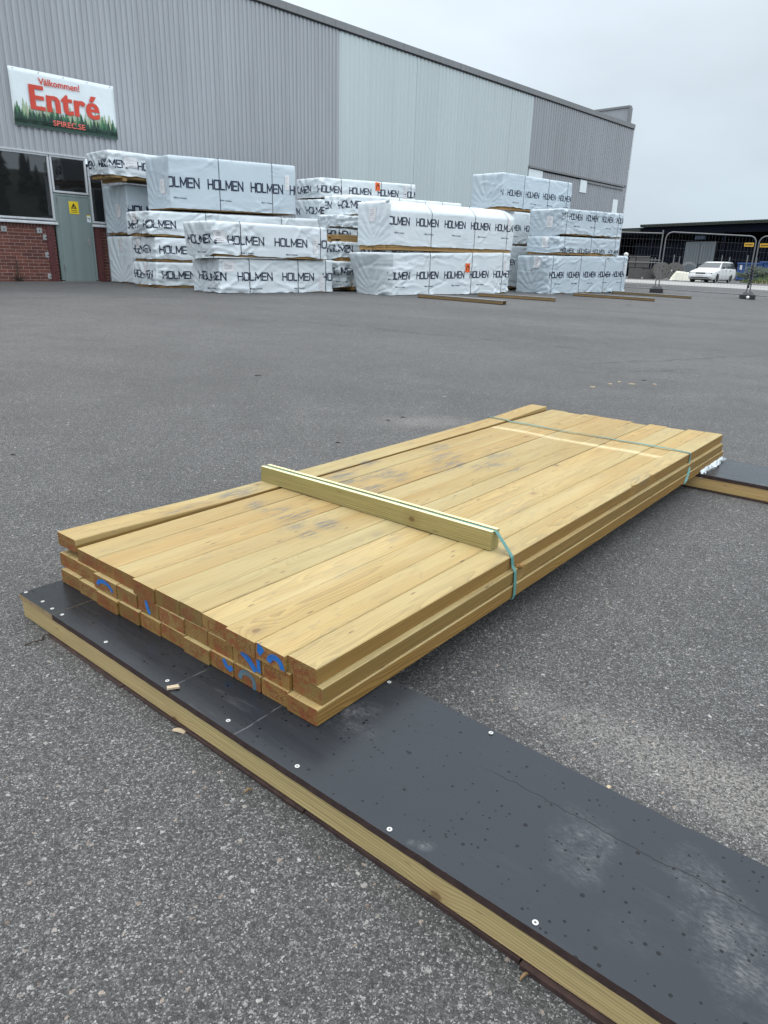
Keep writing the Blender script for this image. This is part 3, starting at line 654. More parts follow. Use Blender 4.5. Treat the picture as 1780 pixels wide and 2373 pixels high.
mb = MB(); mb.add([(sw * .15, -.0035, sh * .55), (sw * .8, -.0035, sh * .42), (sw * .84, -.0035, sh * .52), (sw * .2, -.0035, sh * .68)], [(0, 1, 2, 3)]); mb.box(sw * .55, sw * .65, -.0035, -.003, sh * .25, sh * .45); mb.build('pictogram', M['black'], cs)
# weeds at the foot of the wall
a, z = W(235 / 5.53, 653)
wd = thing('dry_weed', 'dark withered weed growing at the foot of the brick wall', 'weed', wp(a, WS - .06, G0), YAW)
mb = MB(); r = random.Random(2)
for i in range(26):
    b = Vector((r.uniform(-.06, .06), r.uniform(-.04, .04), -.01)); p = b + Vector((r.uniform(-.14, .14), r.uniform(-.10, .03), r.uniform(.05, .16))); q = p + Vector((r.uniform(-.04, .04), r.uniform(-.03, .03), r.uniform(-.02, .03)))
    mb.tube([b, (b + p) / 2 + Vector((0, 0, .02)), p, q], .005, 5)
for i in range(5): mb.tube([(0, 0, 0), (r.uniform(-.02, .02), -.01, .3), (r.uniform(-.04, .04), 0, r.uniform(.45, .6))], .005, 5)
mb.build('stems', M['twig'], wd)

# ---------------------------------------------------------------- wrapped timber packs
LET = {   # strokes on a 0..1 x 0..1 cell; each is a list of points
    'H': [[(0, 0), (0, 1)], [(1, 0), (1, 1)], [(0, .5), (1, .5)]],
    'O': [[(.12, 0), (.88, 0), (1, .12), (1, .88), (.88, 1), (.12, 1), (0, .88), (0, .12), (.12, 0)]],
    'L': [[(0, 1), (0, 0), (.9, 0)]],
    'M': [[(0, 0), (0, 1), (.5, .22), (1, 1), (1, 0)]],
    'E': [[(1, 0), (0, 0), (0, 1), (1, 1)], [(0, .5), (.9, .5)]],
    'N': [[(0, 0), (0, 1), (1, 0), (1, 1)]]}
LWID = {'H': .92, 'O': .98, 'L': .78, 'M': 1.12, 'E': .84, 'N': .95}
def word_quads(x0, hgt, wid, st):
    """HOLMEN as small quads in (x, z), starting at x0, total width wid"""
    gap = .30; tot = sum(LWID[c] for c in 'HOLMEN') + gap * 5; k = wid / tot; x = x0; out = []
    for ch in 'HOLMEN':
        lw = LWID[ch] * k
        for s in LET[ch]:
            pts = [(x + p * lw, q * hgt) for p, q in s]
            for a, b in zip(pts, pts[1:]):
                dx, dz = b[0] - a[0], b[1] - a[1]; L = math.hypot(dx, dz); ux, uz = dx / L, dz / L
                e = st * .45; a2 = (a[0] - ux * e, a[1] - uz * e); b2 = (b[0] + ux * e, b[1] + uz * e); L += 2 * e
                n = max(1, int(L / .025)); nx, nz = -uz * st / 2, ux * st / 2
                for i in range(n):
                    f, g = i / n, (i + 1) / n
                    p = (a2[0] + ux * L * f, a2[1] + uz * L * f); q = (a2[0] + ux * L * g, a2[1] + uz * L * g)
                    out.append([(p[0] - nx, p[1] - nz), (q[0] - nx, q[1] - nz), (q[0] + nx, q[1] + nz), (p[0] + nx, p[1] + nz)])
        x += lw + gap * k
    return out
MADE = None
def make_pack(label, a0, a1, s0, s1, zb0, zt0, zb1, zt1, seed, words=None, ends=True, band=.48, straps=(.12, .5, .88), core=.06, bearers=True,
              lbulge=0.0, chamfer=0.0, skirt=.035, crease=1.0, tagx=None, papers=(), lh=.150, lw=.84, pitch=1.13, sag=0.0, crumple=0.0, woodend=False, roof_up=0.0):
    """wrap of white sheeting round a block of timber; x along the wall, y towards it"""
    global MADE
    L, D = a1 - a0, s1 - s0; z0 = min(zb0, zb1)
    rn = random.Random(seed); R = np.random.RandomState(seed)
    root = thing('timber_pack', label, 'timber pack', wp(a0, s0, z0 + H), YAW, 'white wrapped timber packs against the warehouse')
    # perimeter: left end (from the back), front, right end, back
    r = .035; path = []; st = .034
    def seg(p, q, n):
        k = max(2, int(math.hypot(q[0] - p[0], q[1] - p[1]) / st))
        for i in range(k): f = i / k; path.append((p[0] + (q[0] - p[0]) * f, p[1] + (q[1] - p[1]) * f, n[0], n[1]))
    def arc(c, t0, t1):
        for i in range(3): t = t0 + (t1 - t0) * (i + .5) / 3; path.append((c[0] + r * math.cos(t), c[1] + r * math.sin(t), math.cos(t), math.sin(t)))
    pi = math.pi
    seg((0, D - r), (0, r), (-1, 0)); arc((r, r), pi, 1.5 * pi); nF0 = len(path)
    seg((r, 0), (L - r, 0), (0, -1)); arc((L - r, r), 1.5 * pi, 2 * pi); nR0 = len(path)
    seg((L, r), (L, D - r), (1, 0)); arc((L - r, D - r), 0, .5 * pi)
    seg((L - r, D), (r, D), (0, 1)); arc((r, D - r), .5 * pi, pi)
    P = np.array(path); n = len(P)
    T = np.concatenate([[0], np.cumsum(np.hypot(*(np.diff(P[:, :2], axis=0).T)))])
    Tc = T[nF0] - .5 * .06                                  # perimeter coordinate of the left front corner
    hh = np.array([zt0 - zb0, zt1 - zb1]); hm = float(hh.mean())
    nz_ = max(9, int(hm / .034) + 1); F = np.linspace(0, 1, nz_)
    X = P[:, 0]; fx = np.clip(X / L, 0, 1)
    zb = zb0 + (zb1 - zb0) * fx - z0; zt = zt0 + (zt1 - zt0) * fx - z0
    TT, FF = np.meshgrid(T, F, indexing='ij'); ZZ = zb[:, None] + (zt - zb)[:, None] * FF
    # creases: ridges that run out of straps, corners and folds
    disp = np.zeros_like(TT); tot = T[-1]
    strapT = [Tc + q * L for q in straps]
    front_end = T[nR0] + D * .6
    nc = int((12 + 17 * L) * crease)
    for i in range(nc):
        if rn.random() < .45 and strapT: t0 = rn.choice(strapT) + rn.uniform(-.03, .03); f0 = rn.choice([0, .04, .95, 1, rn.random()])
        elif rn.random() < .5: t0 = Tc + rn.uniform(-.15, .15); f0 = rn.random()
        else: t0 = rn.uniform(0, front_end); f0 = rn.choice([0, 1, rn.random()])
        ang = rn.choice([1, -1]) * rn.uniform(.05, .85); ln = rn.uniform(.3, 1.5); wd = rn.uniform(.012, .027); am = rn.uniform(.006, .021) * rn.choice([1, 1, -1]) * min(1.3, crease)
        if rn.random() < .35: ang *= .25
        zc = f0 * hm; dx, dz = math.cos(ang), math.sin(ang) * (1 if f0 < .5 else -1)
        if rn.random() < .5: dx = -dx
        u = (TT - t0) * dx + (FF * hm - zc) * dz; v = -(TT - t0) * dz + (FF * hm - zc) * dx + .05 * np.sin(u * 5 + i)
        disp += am * np.exp(-(v / wd) ** 2) * np.clip(u / .1, 0, 1) * np.clip((ln - u) / (ln * .7), 0, 1)
    # soft hollows and billows
    for i in range(int(6 + 4 * L)):
        t0, f0 = rn.uniform(0, front_end), rn.random(); disp += rn.uniform(-.006, .008) * np.exp(-((TT - t0) / rn.uniform(.12, .4)) ** 2 - ((FF - f0) * hm / rn.uniform(.1, .25)) ** 2)
    for q in strapT: disp = disp * (1 - .85 * np.exp(-((TT - q) / .035) ** 2)) - .006 * np.exp(-((TT - q) / .05) ** 2)
    # loosely folded left end: fans out of its two lower corners
    isL = (P[:, 2] < -.5)[:, None]
    yy = P[:, 1][:, None] / D
    fan = .016 * np.sin(26 * np.arctan2(FF + .08, np.abs(yy - .5) + .12) + seed) * (1 - np.abs(2 * yy - 1) ** 4)
    disp += np.where(isL, fan * (1 if ends else .7), 0)
    disp += np.where(isL, lbulge * (.25 + .75 * FF ** 1.3) * (1 - np.abs(2 * yy - 1) ** 3 * .35), 0)
    if crumple:
        for i in range(n):
            for j in range(nz_):
                disp[i, j] += crumple * (noise.noise((TT[i, j] * 5, FF[i, j] * 4, seed)) + .5 * noise.noise((TT[i, j] * 13, FF[i, j] * 9, seed + 3)))
    wav = np.array([noise.noise((t_ * 1.5, seed * 1.7, 0)) + .5 * noise.noise((t_ * 5, seed, 3)) for t_ in T])
    Zs = ZZ + (skirt * wav[:, None] + sag * np.where(isL, -np.sin(np.pi * yy) * 1.0, 0)) * (1 - FF) ** 3
    ch = chamfer * np.clip((FF - .78) / .22, 0, 1) ** 1.3
    PX = P[:, 0][:, None] + P[:, 2][:, None] * disp
    PY = P[:, 1][:, None] + P[:, 3][:, None] * disp + np.where((P[:, 3] < -.5)[:, None], ch, 0)
    edge = np.clip((FF - .93) / .07, 0, 1) ** 2 * .018
    PX = PX - P[:, 2][:, None] * edge; PY = PY - P[:, 3][:, None] * edge
    S = np.stack([PX, PY, Zs], -1)
    mb = MB(); vs = [tuple(S[i, j]) for i in range(n) for j in range(nz_)]
    fs = [(i * nz_ + j, ((i + 1) % n) * nz_ + j, ((i + 1) % n) * nz_ + j + 1, i * nz_ + j + 1) for i in range(n) for j in range(nz_ - 1)]
    # top: rings drawn in towards the middle line
    prev = [i * nz_ + nz_ - 1 for i in range(n)]
    cy = D / 2
    for k, q in enumerate((.02, .06, .14, .26, .40, .55, .70, .85, .96)):
        cur = []
        for i in range(n):
            x, y, z = S[i, -1]; x2 = x + (min(max(x, D * .5), L - D * .5) - x) * q; y2 = y + (cy - y) * q
            zz = z + .010 * min(1, q * 9) + .014 * noise.noise((x2 * 2.2, y2 * 3, seed)) * q ** .5 + roof_up * min(1, q * 2.2) + crumple * 1.2 * noise.noise((x2 * 5, y2 * 5, seed)) * min(1, q * 3)
            cur.append(len(vs)); vs.append((x2, y2, zz))
        fs += [(prev[i], prev[(i + 1) % n], cur[(i + 1) % n], cur[i]) for i in range(n)]; prev = cur
    fs.append(tuple(prev)); mb.add(vs, fs)
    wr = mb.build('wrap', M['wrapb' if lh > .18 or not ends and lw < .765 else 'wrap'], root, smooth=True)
    def surf(t_, z_, off):
        """point on the wrap at perimeter t_ and height z_ above the local bottom edge"""
        i = min(max(int(np.searchsorted(T, t_) - 1), 0), n - 2); f = (t_ - T[i]) / (T[i + 1] - T[i])
        col = S[i] * (1 - f) + S[i + 1] * f; zs = col[:, 2]
        j = min(max(int(np.searchsorted(zs, z_) - 1), 0), nz_ - 2); g = min(max((z_ - zs[j]) / max(1e-6, zs[j + 1] - zs[j]), 0), 1)
        p = col[j] * (1 - g) + col[j + 1] * g; nn = P[i, 2:] * (1 - f) + P[i + 1, 2:] * f; nn = nn / (np.linalg.norm(nn) + 1e-9)
        return (p[0] + nn[0] * off, p[1] + nn[1] * off, p[2])
    def zloc(x, fr): q = min(max(x / L, 0), 1); b = zb0 + (zb1 - zb0) * q - z0; tp = zt0 + (zt1 - zt0) * q - z0; return b + (tp - b) * fr
    mb = MB()
    if words is not None:
        ph = words; t0 = Tc + ph
        while t0 > Tc - (D if ends else .0): t0 -= pitch
        while t0 < Tc + L + D * .3:
            for qd in word_quads(t0, lh, lw, lh * (.18 if lw > .75 else .15)):
                c_ = sum(p[0] for p in qd) / 4
                if c_ < (0.03 if ends else Tc - .05) or c_ > Tc + L + D * .8: continue
                if not ends and min(p[0] for p in qd) < Tc - .055: continue
                wob = .012 * math.sin(c_ * 9 + seed) if c_ < Tc else 0
                pts = []
                for p in qd:
                    tt = p[0] + (.02 * math.sin(p[1] * 40 + p[0] * 14) if p[0] < Tc else 0)
                    pts.append(surf(tt, zloc(p[0] - Tc, band) - lh / 2 + p[1] + wob, .006))
                mb.add(pts, [(0, 1, 2, 3)])
            if MADE is None: MADE = text_mesh('Made in Sweden', .05, .0005, 0, 'LEFT')
            tx = t0 + .30
            for f in MADE[1]:
                pp = [(tx + MADE[0][k][0], zloc(t0 - Tc, band) - lh * 1.75 + MADE[0][k][1]) for k in f]
                if all((0.03 if ends else Tc) < p[0] < Tc + L for p in pp): mb.add([surf(p[0], p[1], .006) for p in pp], [tuple(range(len(pp)))])
            t0 += pitch
        if mb.f: mb.build('lettering', M['ink'], root)
    for q in straps:                                        # bands over front and top
        mb = MB(); vs = []; x = q * L; hw = .009
        for j in range(nz_):
            for dxx in (-hw, hw):
                p = surf(Tc + x + dxx, S[min(int(np.searchsorted(T, Tc + x)), n - 1), j, 2], .004); vs.append(p)
        zt_ = zt0 + (zt1 - zt0) * q - z0
        for yv in np.linspace(.03 + chamfer, D - .03, 8):
            for dxx in (-hw, hw): vs.append((x + dxx, yv, zt_ + .024 + roof_up))
        m_ = len(vs) // 2
        mb.add(vs, [(2 * i, 2 * i + 1, 2 * i + 3, 2 * i + 2) for i in range(m_ - 1)]); mb.build('strap', M['packstrap'], root)
    for (where, tx, fz, pw, phh) in papers:                 # delivery notes stuck on the sheeting
        tt = Tc + tx * L if where == 'front' else (Tc - D * (1 - tx)); mb = MB(); k = 5; vs = []
        for i in range(k + 1):
            for j in range(k + 1):
                xx = tt + pw * i / k; vs.append(surf(xx, zloc(xx - Tc, fz) + phh * j / k, .010))
        mb.add(vs, [(i * (k + 1) + j, (i + 1) * (k + 1) + j, (i + 1) * (k + 1) + j + 1, i * (k + 1) + j + 1) for i in range(k) for j in range(k)])
        pp = mb.build('paper_note', M['paper'], root, smooth=True); mb = MB()
        for j in range(6):
            z_ = zloc(tt - Tc, fz) + phh * (.15 + .13 * j); l_ = pw * rn.uniform(.3, .75); x_ = tt + pw * .12
            mb.add([surf(x_, z_, .013), surf(x_ + l_, z_, .013), surf(x_ + l_, z_ + .008, .013), surf(x_, z_ + .008, .013)], [(0, 1, 2, 3)])
        mb.build('print', M['plate'], pp)
    if tagx is not None:                                    # orange square with a house-shaped arrow
        x_, fz = tagx; z_ = zloc(x_, fz); s_ = .19; mb = MB(); tt = Tc + x_
        mb.add([surf(tt, z_, .012), surf(tt + s_, z_, .012), surf(tt + s_, z_ + s_ * 1.15, .012), surf(tt, z_ + s_ * 1.15, .012)], [(0, 1, 2, 3)])
        og = mb.build('orange_tag', M['orange'], root); mb = MB()
        o1 = [(.18, .18), (.18, .55), (.5, .85), (.82, .55), (.82, .18)]; i1 = [(.28, .18), (.28, .50), (.5, .70), (.72, .50), (.72, .18)]
        for i in range(4):
            q4 = [o1[i], o1[i + 1], i1[i + 1], i1[i]]; mb.add([surf(tt + a * s_, z_ + b * s_ * 1.15, .015) for a, b in q4], [(0, 1, 2, 3)])
        mb.build('arrow_mark', M['dark'], og)
    if core is not None:                                    # the timber itself, in layers, showing below the sheeting
        mb = MB(); zc0 = -core; k = max(1, int((hm * .5) / .075)); lo = zb0 - z0, zb1 - z0
        rows = 3
        ny = max(4, int(D / .15))
        for rw in range(rows):
            for i in range(ny):
                y_ = .03 + (D - .06) * i / ny; wy = (D - .06) / ny - .006; xe = rn.uniform(-.01, .02) + (-.05 - rn.random() * .12 if woodend else 0)
                za = -core + rw * .055; b0, b1 = lo[0] + za, lo[1] + za
                vs = [(.04 + xe, y_, b0), (L - .05, y_, b1), (L - .05, y_ + wy, b1), (.04 + xe, y_ + wy, b0)]; vs += [(p[0], p[1], p[2] + .05) for p in vs]
                mb.add(vs, [(3, 2, 1, 0), (4, 5, 6, 7), (0, 1, 5, 4), (1, 2, 6, 5), (2, 3, 7, 6), (3, 0, 4, 7)])
        mb.build('timber', M['packwood'], root)
    if bearers:
        bhh = .075 if bearers is True else bearers
        for q in (.10, .5, .88):
            mb = MB(); zc = zb0 + (zb1 - zb0) * q - z0 - (core or 0) - .003
            mb.box(q * L - .05, q * L + .05, -.0, D - .02, zc - bhh, zc); mb.build('bearer', M['packwood'], root, bevel=.004)
    return root
def wa(u, s): return ont(u, 600, s)[0]
NOTE = lambda tx, fz: ('end', tx, fz, .21, .30)
SIDE = lambda tx, fz: ('front', tx, fz, .13, .34)
PK = [
 # left group, nearest pair
 ('lowest wrapped pack of the nearest left pair, lying on the asphalt', dict(a0=8.68, a1=11.84, s0=13.1, s1=14.15, zb0=-.625, zt0=.04, zb1=-.635, zt1=.075, seed=11, words=wa(549, 13.1) - 8.68, straps=(.235, .66, .925), core=.02, bearers=False, crease=1.4, papers=[('front', .02, .62, .30, .22), SIDE(.86, .06)], skirt=.03, lw=.9, pitch=1.2)),
 ('wrapped pack with a loose folded left end, upper of the nearest left pair', dict(a0=8.52, a1=11.57, s0=13.0, s1=14.05, zb0=.12, zt0=.75, zb1=.115, zt1=.775, seed=12, words=wa(530, 13.0) - 8.52, straps=(.21, .93), core=.03, bearers=.0, crease=1.4, lbulge=.10, sag=.09, papers=[('front', .0, .38, .26, .22), SIDE(.86, .12)], skirt=.04, band=.46, lw=.9, pitch=1.2)),
 # left group, second row
 ('bottom wrapped pack left of the nearest pair, with a twisted word on its end', dict(a0=8.52, a1=12.3, s0=15.4, s1=16.48, zb0=-.57, zt0=-.07, zb1=-.57, zt1=-.05, seed=13, words=wa(373, 15.4) - 8.52, straps=(.35, .8), core=.05, bearers=True, crease=1.4, band=.46, papers=[NOTE(.45, .5)])),
 ('second wrapped pack from the asphalt left of the nearest pair', dict(a0=8.54, a1=12.3, s0=15.4, s1=16.48, zb0=.0, zt0=.46, zb1=.0, zt1=.48, seed=14, words=wa(371, 15.4) - 8.54, straps=(.4, .85), core=.05, bearers=False, crease=1.4, band=.45, papers=[NOTE(.2, .5)])),
 ('long wrapped pack under the tall blue-white pack, over two thinner ones', dict(a0=8.44, a1=13.71, s0=15.4, s1=16.48, zb0=.53, zt0=1.0, zb1=.57, zt1=1.13, seed=15, words=wa(333, 15.4) - 8.44, straps=(.275, .70, .945), core=.04, bearers=False, crease=1.2, band=.44, papers=[NOTE(.3, .5)])),
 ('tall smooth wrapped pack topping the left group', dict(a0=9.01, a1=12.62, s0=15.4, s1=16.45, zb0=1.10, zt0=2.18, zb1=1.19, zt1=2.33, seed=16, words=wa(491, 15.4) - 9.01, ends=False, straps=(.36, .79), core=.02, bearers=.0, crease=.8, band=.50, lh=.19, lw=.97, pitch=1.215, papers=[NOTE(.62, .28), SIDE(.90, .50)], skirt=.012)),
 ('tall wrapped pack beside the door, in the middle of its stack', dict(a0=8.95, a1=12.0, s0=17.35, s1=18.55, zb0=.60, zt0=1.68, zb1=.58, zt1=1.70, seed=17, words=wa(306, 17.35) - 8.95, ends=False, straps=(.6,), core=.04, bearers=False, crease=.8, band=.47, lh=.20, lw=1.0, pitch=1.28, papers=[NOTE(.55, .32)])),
 ('wrapped pack standing on the asphalt beside the grey green door', dict(a0=8.98, a1=12.0, s0=17.35, s1=18.6, zb0=-.57, zt0=.51, zb1=-.57, zt1=.52, seed=18, words=None, ends=False, straps=(.6,), core=.05, bearers=False, crease=.9, papers=[NOTE(.5, .68)], lbulge=.03)),
 ('thin wrapped pack on a wooden pallet high above the door corner', dict(a0=8.42, a1=12.0, s0=17.0, s1=18.1, zb0=1.83, zt0=2.33, zb1=1.85, zt1=2.36, seed=19, words=wa(234, 17.0) - 8.42, straps=(), core=.06, bearers=.06, crease=1.5, band=.46, papers=[('front', .10, .35, .33, .22)], lbulge=.03, sag=-.02, roof_up=.03)),
 # middle group, back column
 ('top wrapped pack with orange tag in the back column of the middle group', dict(a0=13.45, a1=17.26, s0=15.4, s1=16.4, zb0=1.68, zt0=2.15, zb1=1.82, zt1=2.31, seed=21, words=wa(807.8, 15.4) - 13.45, straps=(.20, .61, .945), core=.02, bearers=False, crease=1.0, band=.42, tagx=(wa(866, 15.4) - 13.45, .52), papers=[SIDE(.86, .2)])),
 ('wrapped pack second from the top in the back column of the middle group', dict(a0=13.40, a1=17.2, s0=15.4, s1=16.4, zb0=1.13, zt0=1.62, zb1=1.2, zt1=1.70, seed=22, words=wa(779, 15.4) - 13.4, straps=(.2, .6), core=.03, bearers=False, crease=1.2, band=.44)),
 ('shaded wrapped pack third from the top in the back column of the middle group', dict(a0=13.38, a1=17.2, s0=15.4, s1=16.4, zb0=.56, zt0=1.07, zb1=.6, zt1=1.1, seed=23, words=.33, straps=(.2, .6), core=.03, bearers=False, crease=1.0, band=.44)),
 ('shaded bottom wrapped pack in the back column of the middle group', dict(a0=13.36, a1=17.2, s0=15.4, s1=16.4, zb0=-.5, zt0=.5, zb1=-.5, zt1=.52, seed=24, words=.4, straps=(.2, .6), core=.05, bearers=.08, crease=.8, band=.44)),
 # middle group, centre column
 ('wrapped pack whose top shows just behind the large front pack', dict(a0=12.70, a1=17.0, s0=13.4, s1=14.4, zb0=1.16, zt0=1.59, zb1=1.27, zt1=1.70, seed=25, words=-.42, straps=(.4, .8), core=.02, bearers=False, crease=1.2, band=.5)),
 ('crumpled wrapped pack with bare board ends left of the large front pack', dict(a0=12.42, a1=16.9, s0=13.4, s1=14.3, zb0=.86, zt0=1.12, zb1=.86, zt1=1.14, seed=26, words=None, straps=(), core=.34, bearers=False, crease=1.4, crumple=.06, woodend=True, lbulge=.06)),
 ('wrapped pack with a hanging flap below the bare board ends', dict(a0=12.36, a1=16.9, s0=13.4, s1=14.3, zb0=.16, zt0=.52, zb1=.12, zt1=.50, seed=27, words=-.45, straps=(), core=.10, bearers=False, crease=1.3, band=.55, lbulge=.05, sag=.05)),
 ('wrapped pack with torn crumpled sheeting at ground level in the middle group', dict(a0=12.30, a1=16.9, s0=13.35, s1=14.3, zb0=-.52, zt0=.06, zb1=-.5, zt1=.05, seed=28, words=-.4, straps=(), core=.03, bearers=.06, crease=1.5, band=.62, crumple=.07, lbulge=.08, sag=.06)),
 # middle group, front pair
 ('large wrapped pack with rounded shoulder lying on a second one, middle group', dict(a0=12.38, a1=17.27, s0=11.75, s1=12.85, zb0=.44, zt0=1.37, zb1=.49, zt1=1.47, seed=31, words=wa(962, 11.75) - 12.38, ends=False, straps=(.29, .64, .935), core=.10, bearers=.0, crease=.7, band=.56, chamfer=.20, lw=.79, pitch=1.05, papers=[NOTE(.38, .55), SIDE(.935, .55)], skirt=.025, roof_up=.03)),
 ('large wrapped pack on the asphalt with a slanting bulged end and orange tag', dict(a0=12.47, a1=17.21, s0=11.75, s1=12.85, zb0=-.665, zt0=.27, zb1=-.625, zt1=.42, seed=32, words=wa(967, 11.75) - 12.47, ends=False, straps=(.28, .635, .925), core=.02, bearers=.0, crease=1.4, band=.47, lbulge=.42, lw=.79, pitch=1.05, tagx=(wa(1079, 11.75) - 12.47, .53), papers=[SIDE(.935, .50)], skirt=.03)),
 # right group
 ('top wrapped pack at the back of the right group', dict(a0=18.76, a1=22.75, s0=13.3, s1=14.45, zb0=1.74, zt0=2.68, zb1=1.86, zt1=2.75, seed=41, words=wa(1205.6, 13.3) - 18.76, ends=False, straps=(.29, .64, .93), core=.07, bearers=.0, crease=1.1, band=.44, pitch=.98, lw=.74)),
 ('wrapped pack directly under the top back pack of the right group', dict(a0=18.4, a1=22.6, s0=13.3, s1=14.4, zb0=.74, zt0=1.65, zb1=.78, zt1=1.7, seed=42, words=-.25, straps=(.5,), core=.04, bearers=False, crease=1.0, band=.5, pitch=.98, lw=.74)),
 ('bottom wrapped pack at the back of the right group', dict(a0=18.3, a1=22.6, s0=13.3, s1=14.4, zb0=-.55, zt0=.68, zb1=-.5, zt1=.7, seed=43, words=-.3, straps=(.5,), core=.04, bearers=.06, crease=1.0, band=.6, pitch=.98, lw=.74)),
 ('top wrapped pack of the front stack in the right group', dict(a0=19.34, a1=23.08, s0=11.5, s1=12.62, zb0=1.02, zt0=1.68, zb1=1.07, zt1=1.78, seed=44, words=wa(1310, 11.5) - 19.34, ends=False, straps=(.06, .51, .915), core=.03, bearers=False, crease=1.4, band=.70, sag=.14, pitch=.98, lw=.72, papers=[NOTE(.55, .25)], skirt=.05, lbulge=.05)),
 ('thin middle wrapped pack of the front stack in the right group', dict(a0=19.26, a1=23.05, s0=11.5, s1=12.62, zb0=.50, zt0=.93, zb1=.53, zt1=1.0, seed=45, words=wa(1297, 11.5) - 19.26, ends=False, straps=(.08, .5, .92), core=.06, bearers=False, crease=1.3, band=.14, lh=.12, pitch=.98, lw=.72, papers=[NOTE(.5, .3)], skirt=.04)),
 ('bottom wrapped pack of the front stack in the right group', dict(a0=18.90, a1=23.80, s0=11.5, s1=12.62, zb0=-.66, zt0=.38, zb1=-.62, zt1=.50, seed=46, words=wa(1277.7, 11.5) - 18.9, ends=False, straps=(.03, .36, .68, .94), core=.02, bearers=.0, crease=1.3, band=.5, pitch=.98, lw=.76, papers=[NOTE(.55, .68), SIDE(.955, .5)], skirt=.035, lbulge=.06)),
]
for lab, kw in PK: make_pack(lab, **kw)
# wooden packing between the front and back stacks, lifting the upper bearers
# low bearer platforms lying loose on the asphalt in front of the packs
def bearer_box(label, pa, pb, hgt=.088, wid=.32):
    pa, pb = Vector(pa), Vector(pb); d = pb - pa; d.z = 0; L = d.length; ang = math.atan2(d.y, d.x)
    t_ = thing('ground_bearer', label, 'timber bearer', (pa.x, pa.y, gz(pa.x, pa.y) + H + .0), ang, 'timber bearers lying on the asphalt by the packs')
    t_.rotation_euler = (0, -math.atan2(gz(pb.x, pb.y) - gz(pa.x, pa.y), L), ang)
    for y_ in (0, wid - .045):
        mb = MB(); mb.box(0, L, y_, y_ + .045, .016, hgt - .019); mb.build('side_rail', M['bearer'], t_, bevel=.003)
    mb = MB(); mb.box(-.004, L + .004, -.006, wid + .006, hgt - .018, hgt); mb.build('top_board', M['greyboard'], t_, bevel=.002)
    mb = MB(); mb.box(0, L, -.004, wid + .004, .0, .015); mb.build('bottom_board', M['plyedge'], t_)
    for q in (.3, .75):
        mb = MB(); mb.box(L * q, L * q + .045, .047, wid - .047, .016, hgt - .019); mb.build('cross_block', M['stringer'], t_)
BR = [('long timber bearer on the asphalt in front of the pack with an orange tag', (968, 690), (1164, 707)), ('timber bearer with a black hollow end, between the middle and right groups', (1108, 687), (1287, 699)),
      ('timber bearer on the asphalt in front of the right group', (1330, 686), (1517, 699)), ('rightmost timber bearer, pointing at the wire fence', (1420, 681), (1602, 693))]
for lab, p, q in BR: bearer_box(lab, gnd(*p), gnd(*q))

# ---------------------------------------------------------------- the strapped stack of pine boards
SYAW = 0.677
SD = Vector((math.sin(SYAW), math.cos(SYAW), 0)); SN = Vector((-math.cos(SYAW), math.sin(SYAW), 0))
S0 = Vector((-.1427, 1.3645, 0)); ZTOP = -.86 + H; TH = .0445
SROT = math.atan2(SN.y, SN.x)                              # local x = SN (to the left), local y = -? completed below
def sp_(u, v, z=0.0): return S0 + SN * u + SD * v + Vector((0, 0, z))
# local frame of a board: x to the left (SN); SN rotated +90 deg points towards -SD, so y runs towards the viewer; use y = -v
def dirt_at(u, v):
    d = 0
    for (cu, cv, su, sv_, a) in DIRT:
        q = ((u - cu) / su) ** 2 + ((v - cv) / sv_) ** 2
        if q < 4: d = max(d, min(1.0, 1.5 * a * math.exp(-q * q * .9)))
    return d
DIRT = [(.77, .68, .05, .07, 1), (.86, .67, .05, .05, .9), (.62, .69, .055, .045, 1), (.60, .575, .03, .035, .9), (.95, .665, .05, .04, .9), (.70, .60, .05, .05, .5),
        (1.02, 1.36, .06, .10, 1), (1.02, 1.18, .05, .09, .9), (.90, 1.32, .05, .08, .9), (.81, 1.31, .05, .08, .9), (.78, 1.13, .06, .06, .8), (.93, 1.17, .05, .1, .7),
        (.53, 1.80, .05, .08, 1), (.62, 1.75, .06, .10, .7), (.75, 1.62, .06, .1, .8), (.85, 1.75, .06, .12, .6), (.98, 1.87, .05, .1, .6), (.68, 1.95, .05, .1, .5),
        (.40, .74, .06, .05, .35), (1.11, .70, .04, .09, .9), (1.1, .45, .03, .12, .5), (.2, 1.3, .06, .1, .25), (.02, .9, .03, .06, .5), (.30, .45, .05, .08, .3), (.02, 2.05, .03, .12, .45)]
def pale_at(u, v):
    p = math.exp(-((v - 2.505 - .01 * math.sin(u * 9)) / .022) ** 4) * (1.0 if .08 < u < 1.06 else 0)
    for (cu, cv, su, sv_, a) in ((.30, .30, .03, .22, .28), (.36, .55, .035, .3, .28), (.5, 1.0, .03, .25, .2), (.25, 1.25, .035, .4, .28), (.15, 1.7, .03, .4, .22), (.3, 1.9, .03, .4, .2)):
        p = max(p, a * math.exp(-((u - cu) / su) ** 2 - ((v - cv) / sv_) ** 2))
    return p
BG = 'pine boards in the strapped stack'
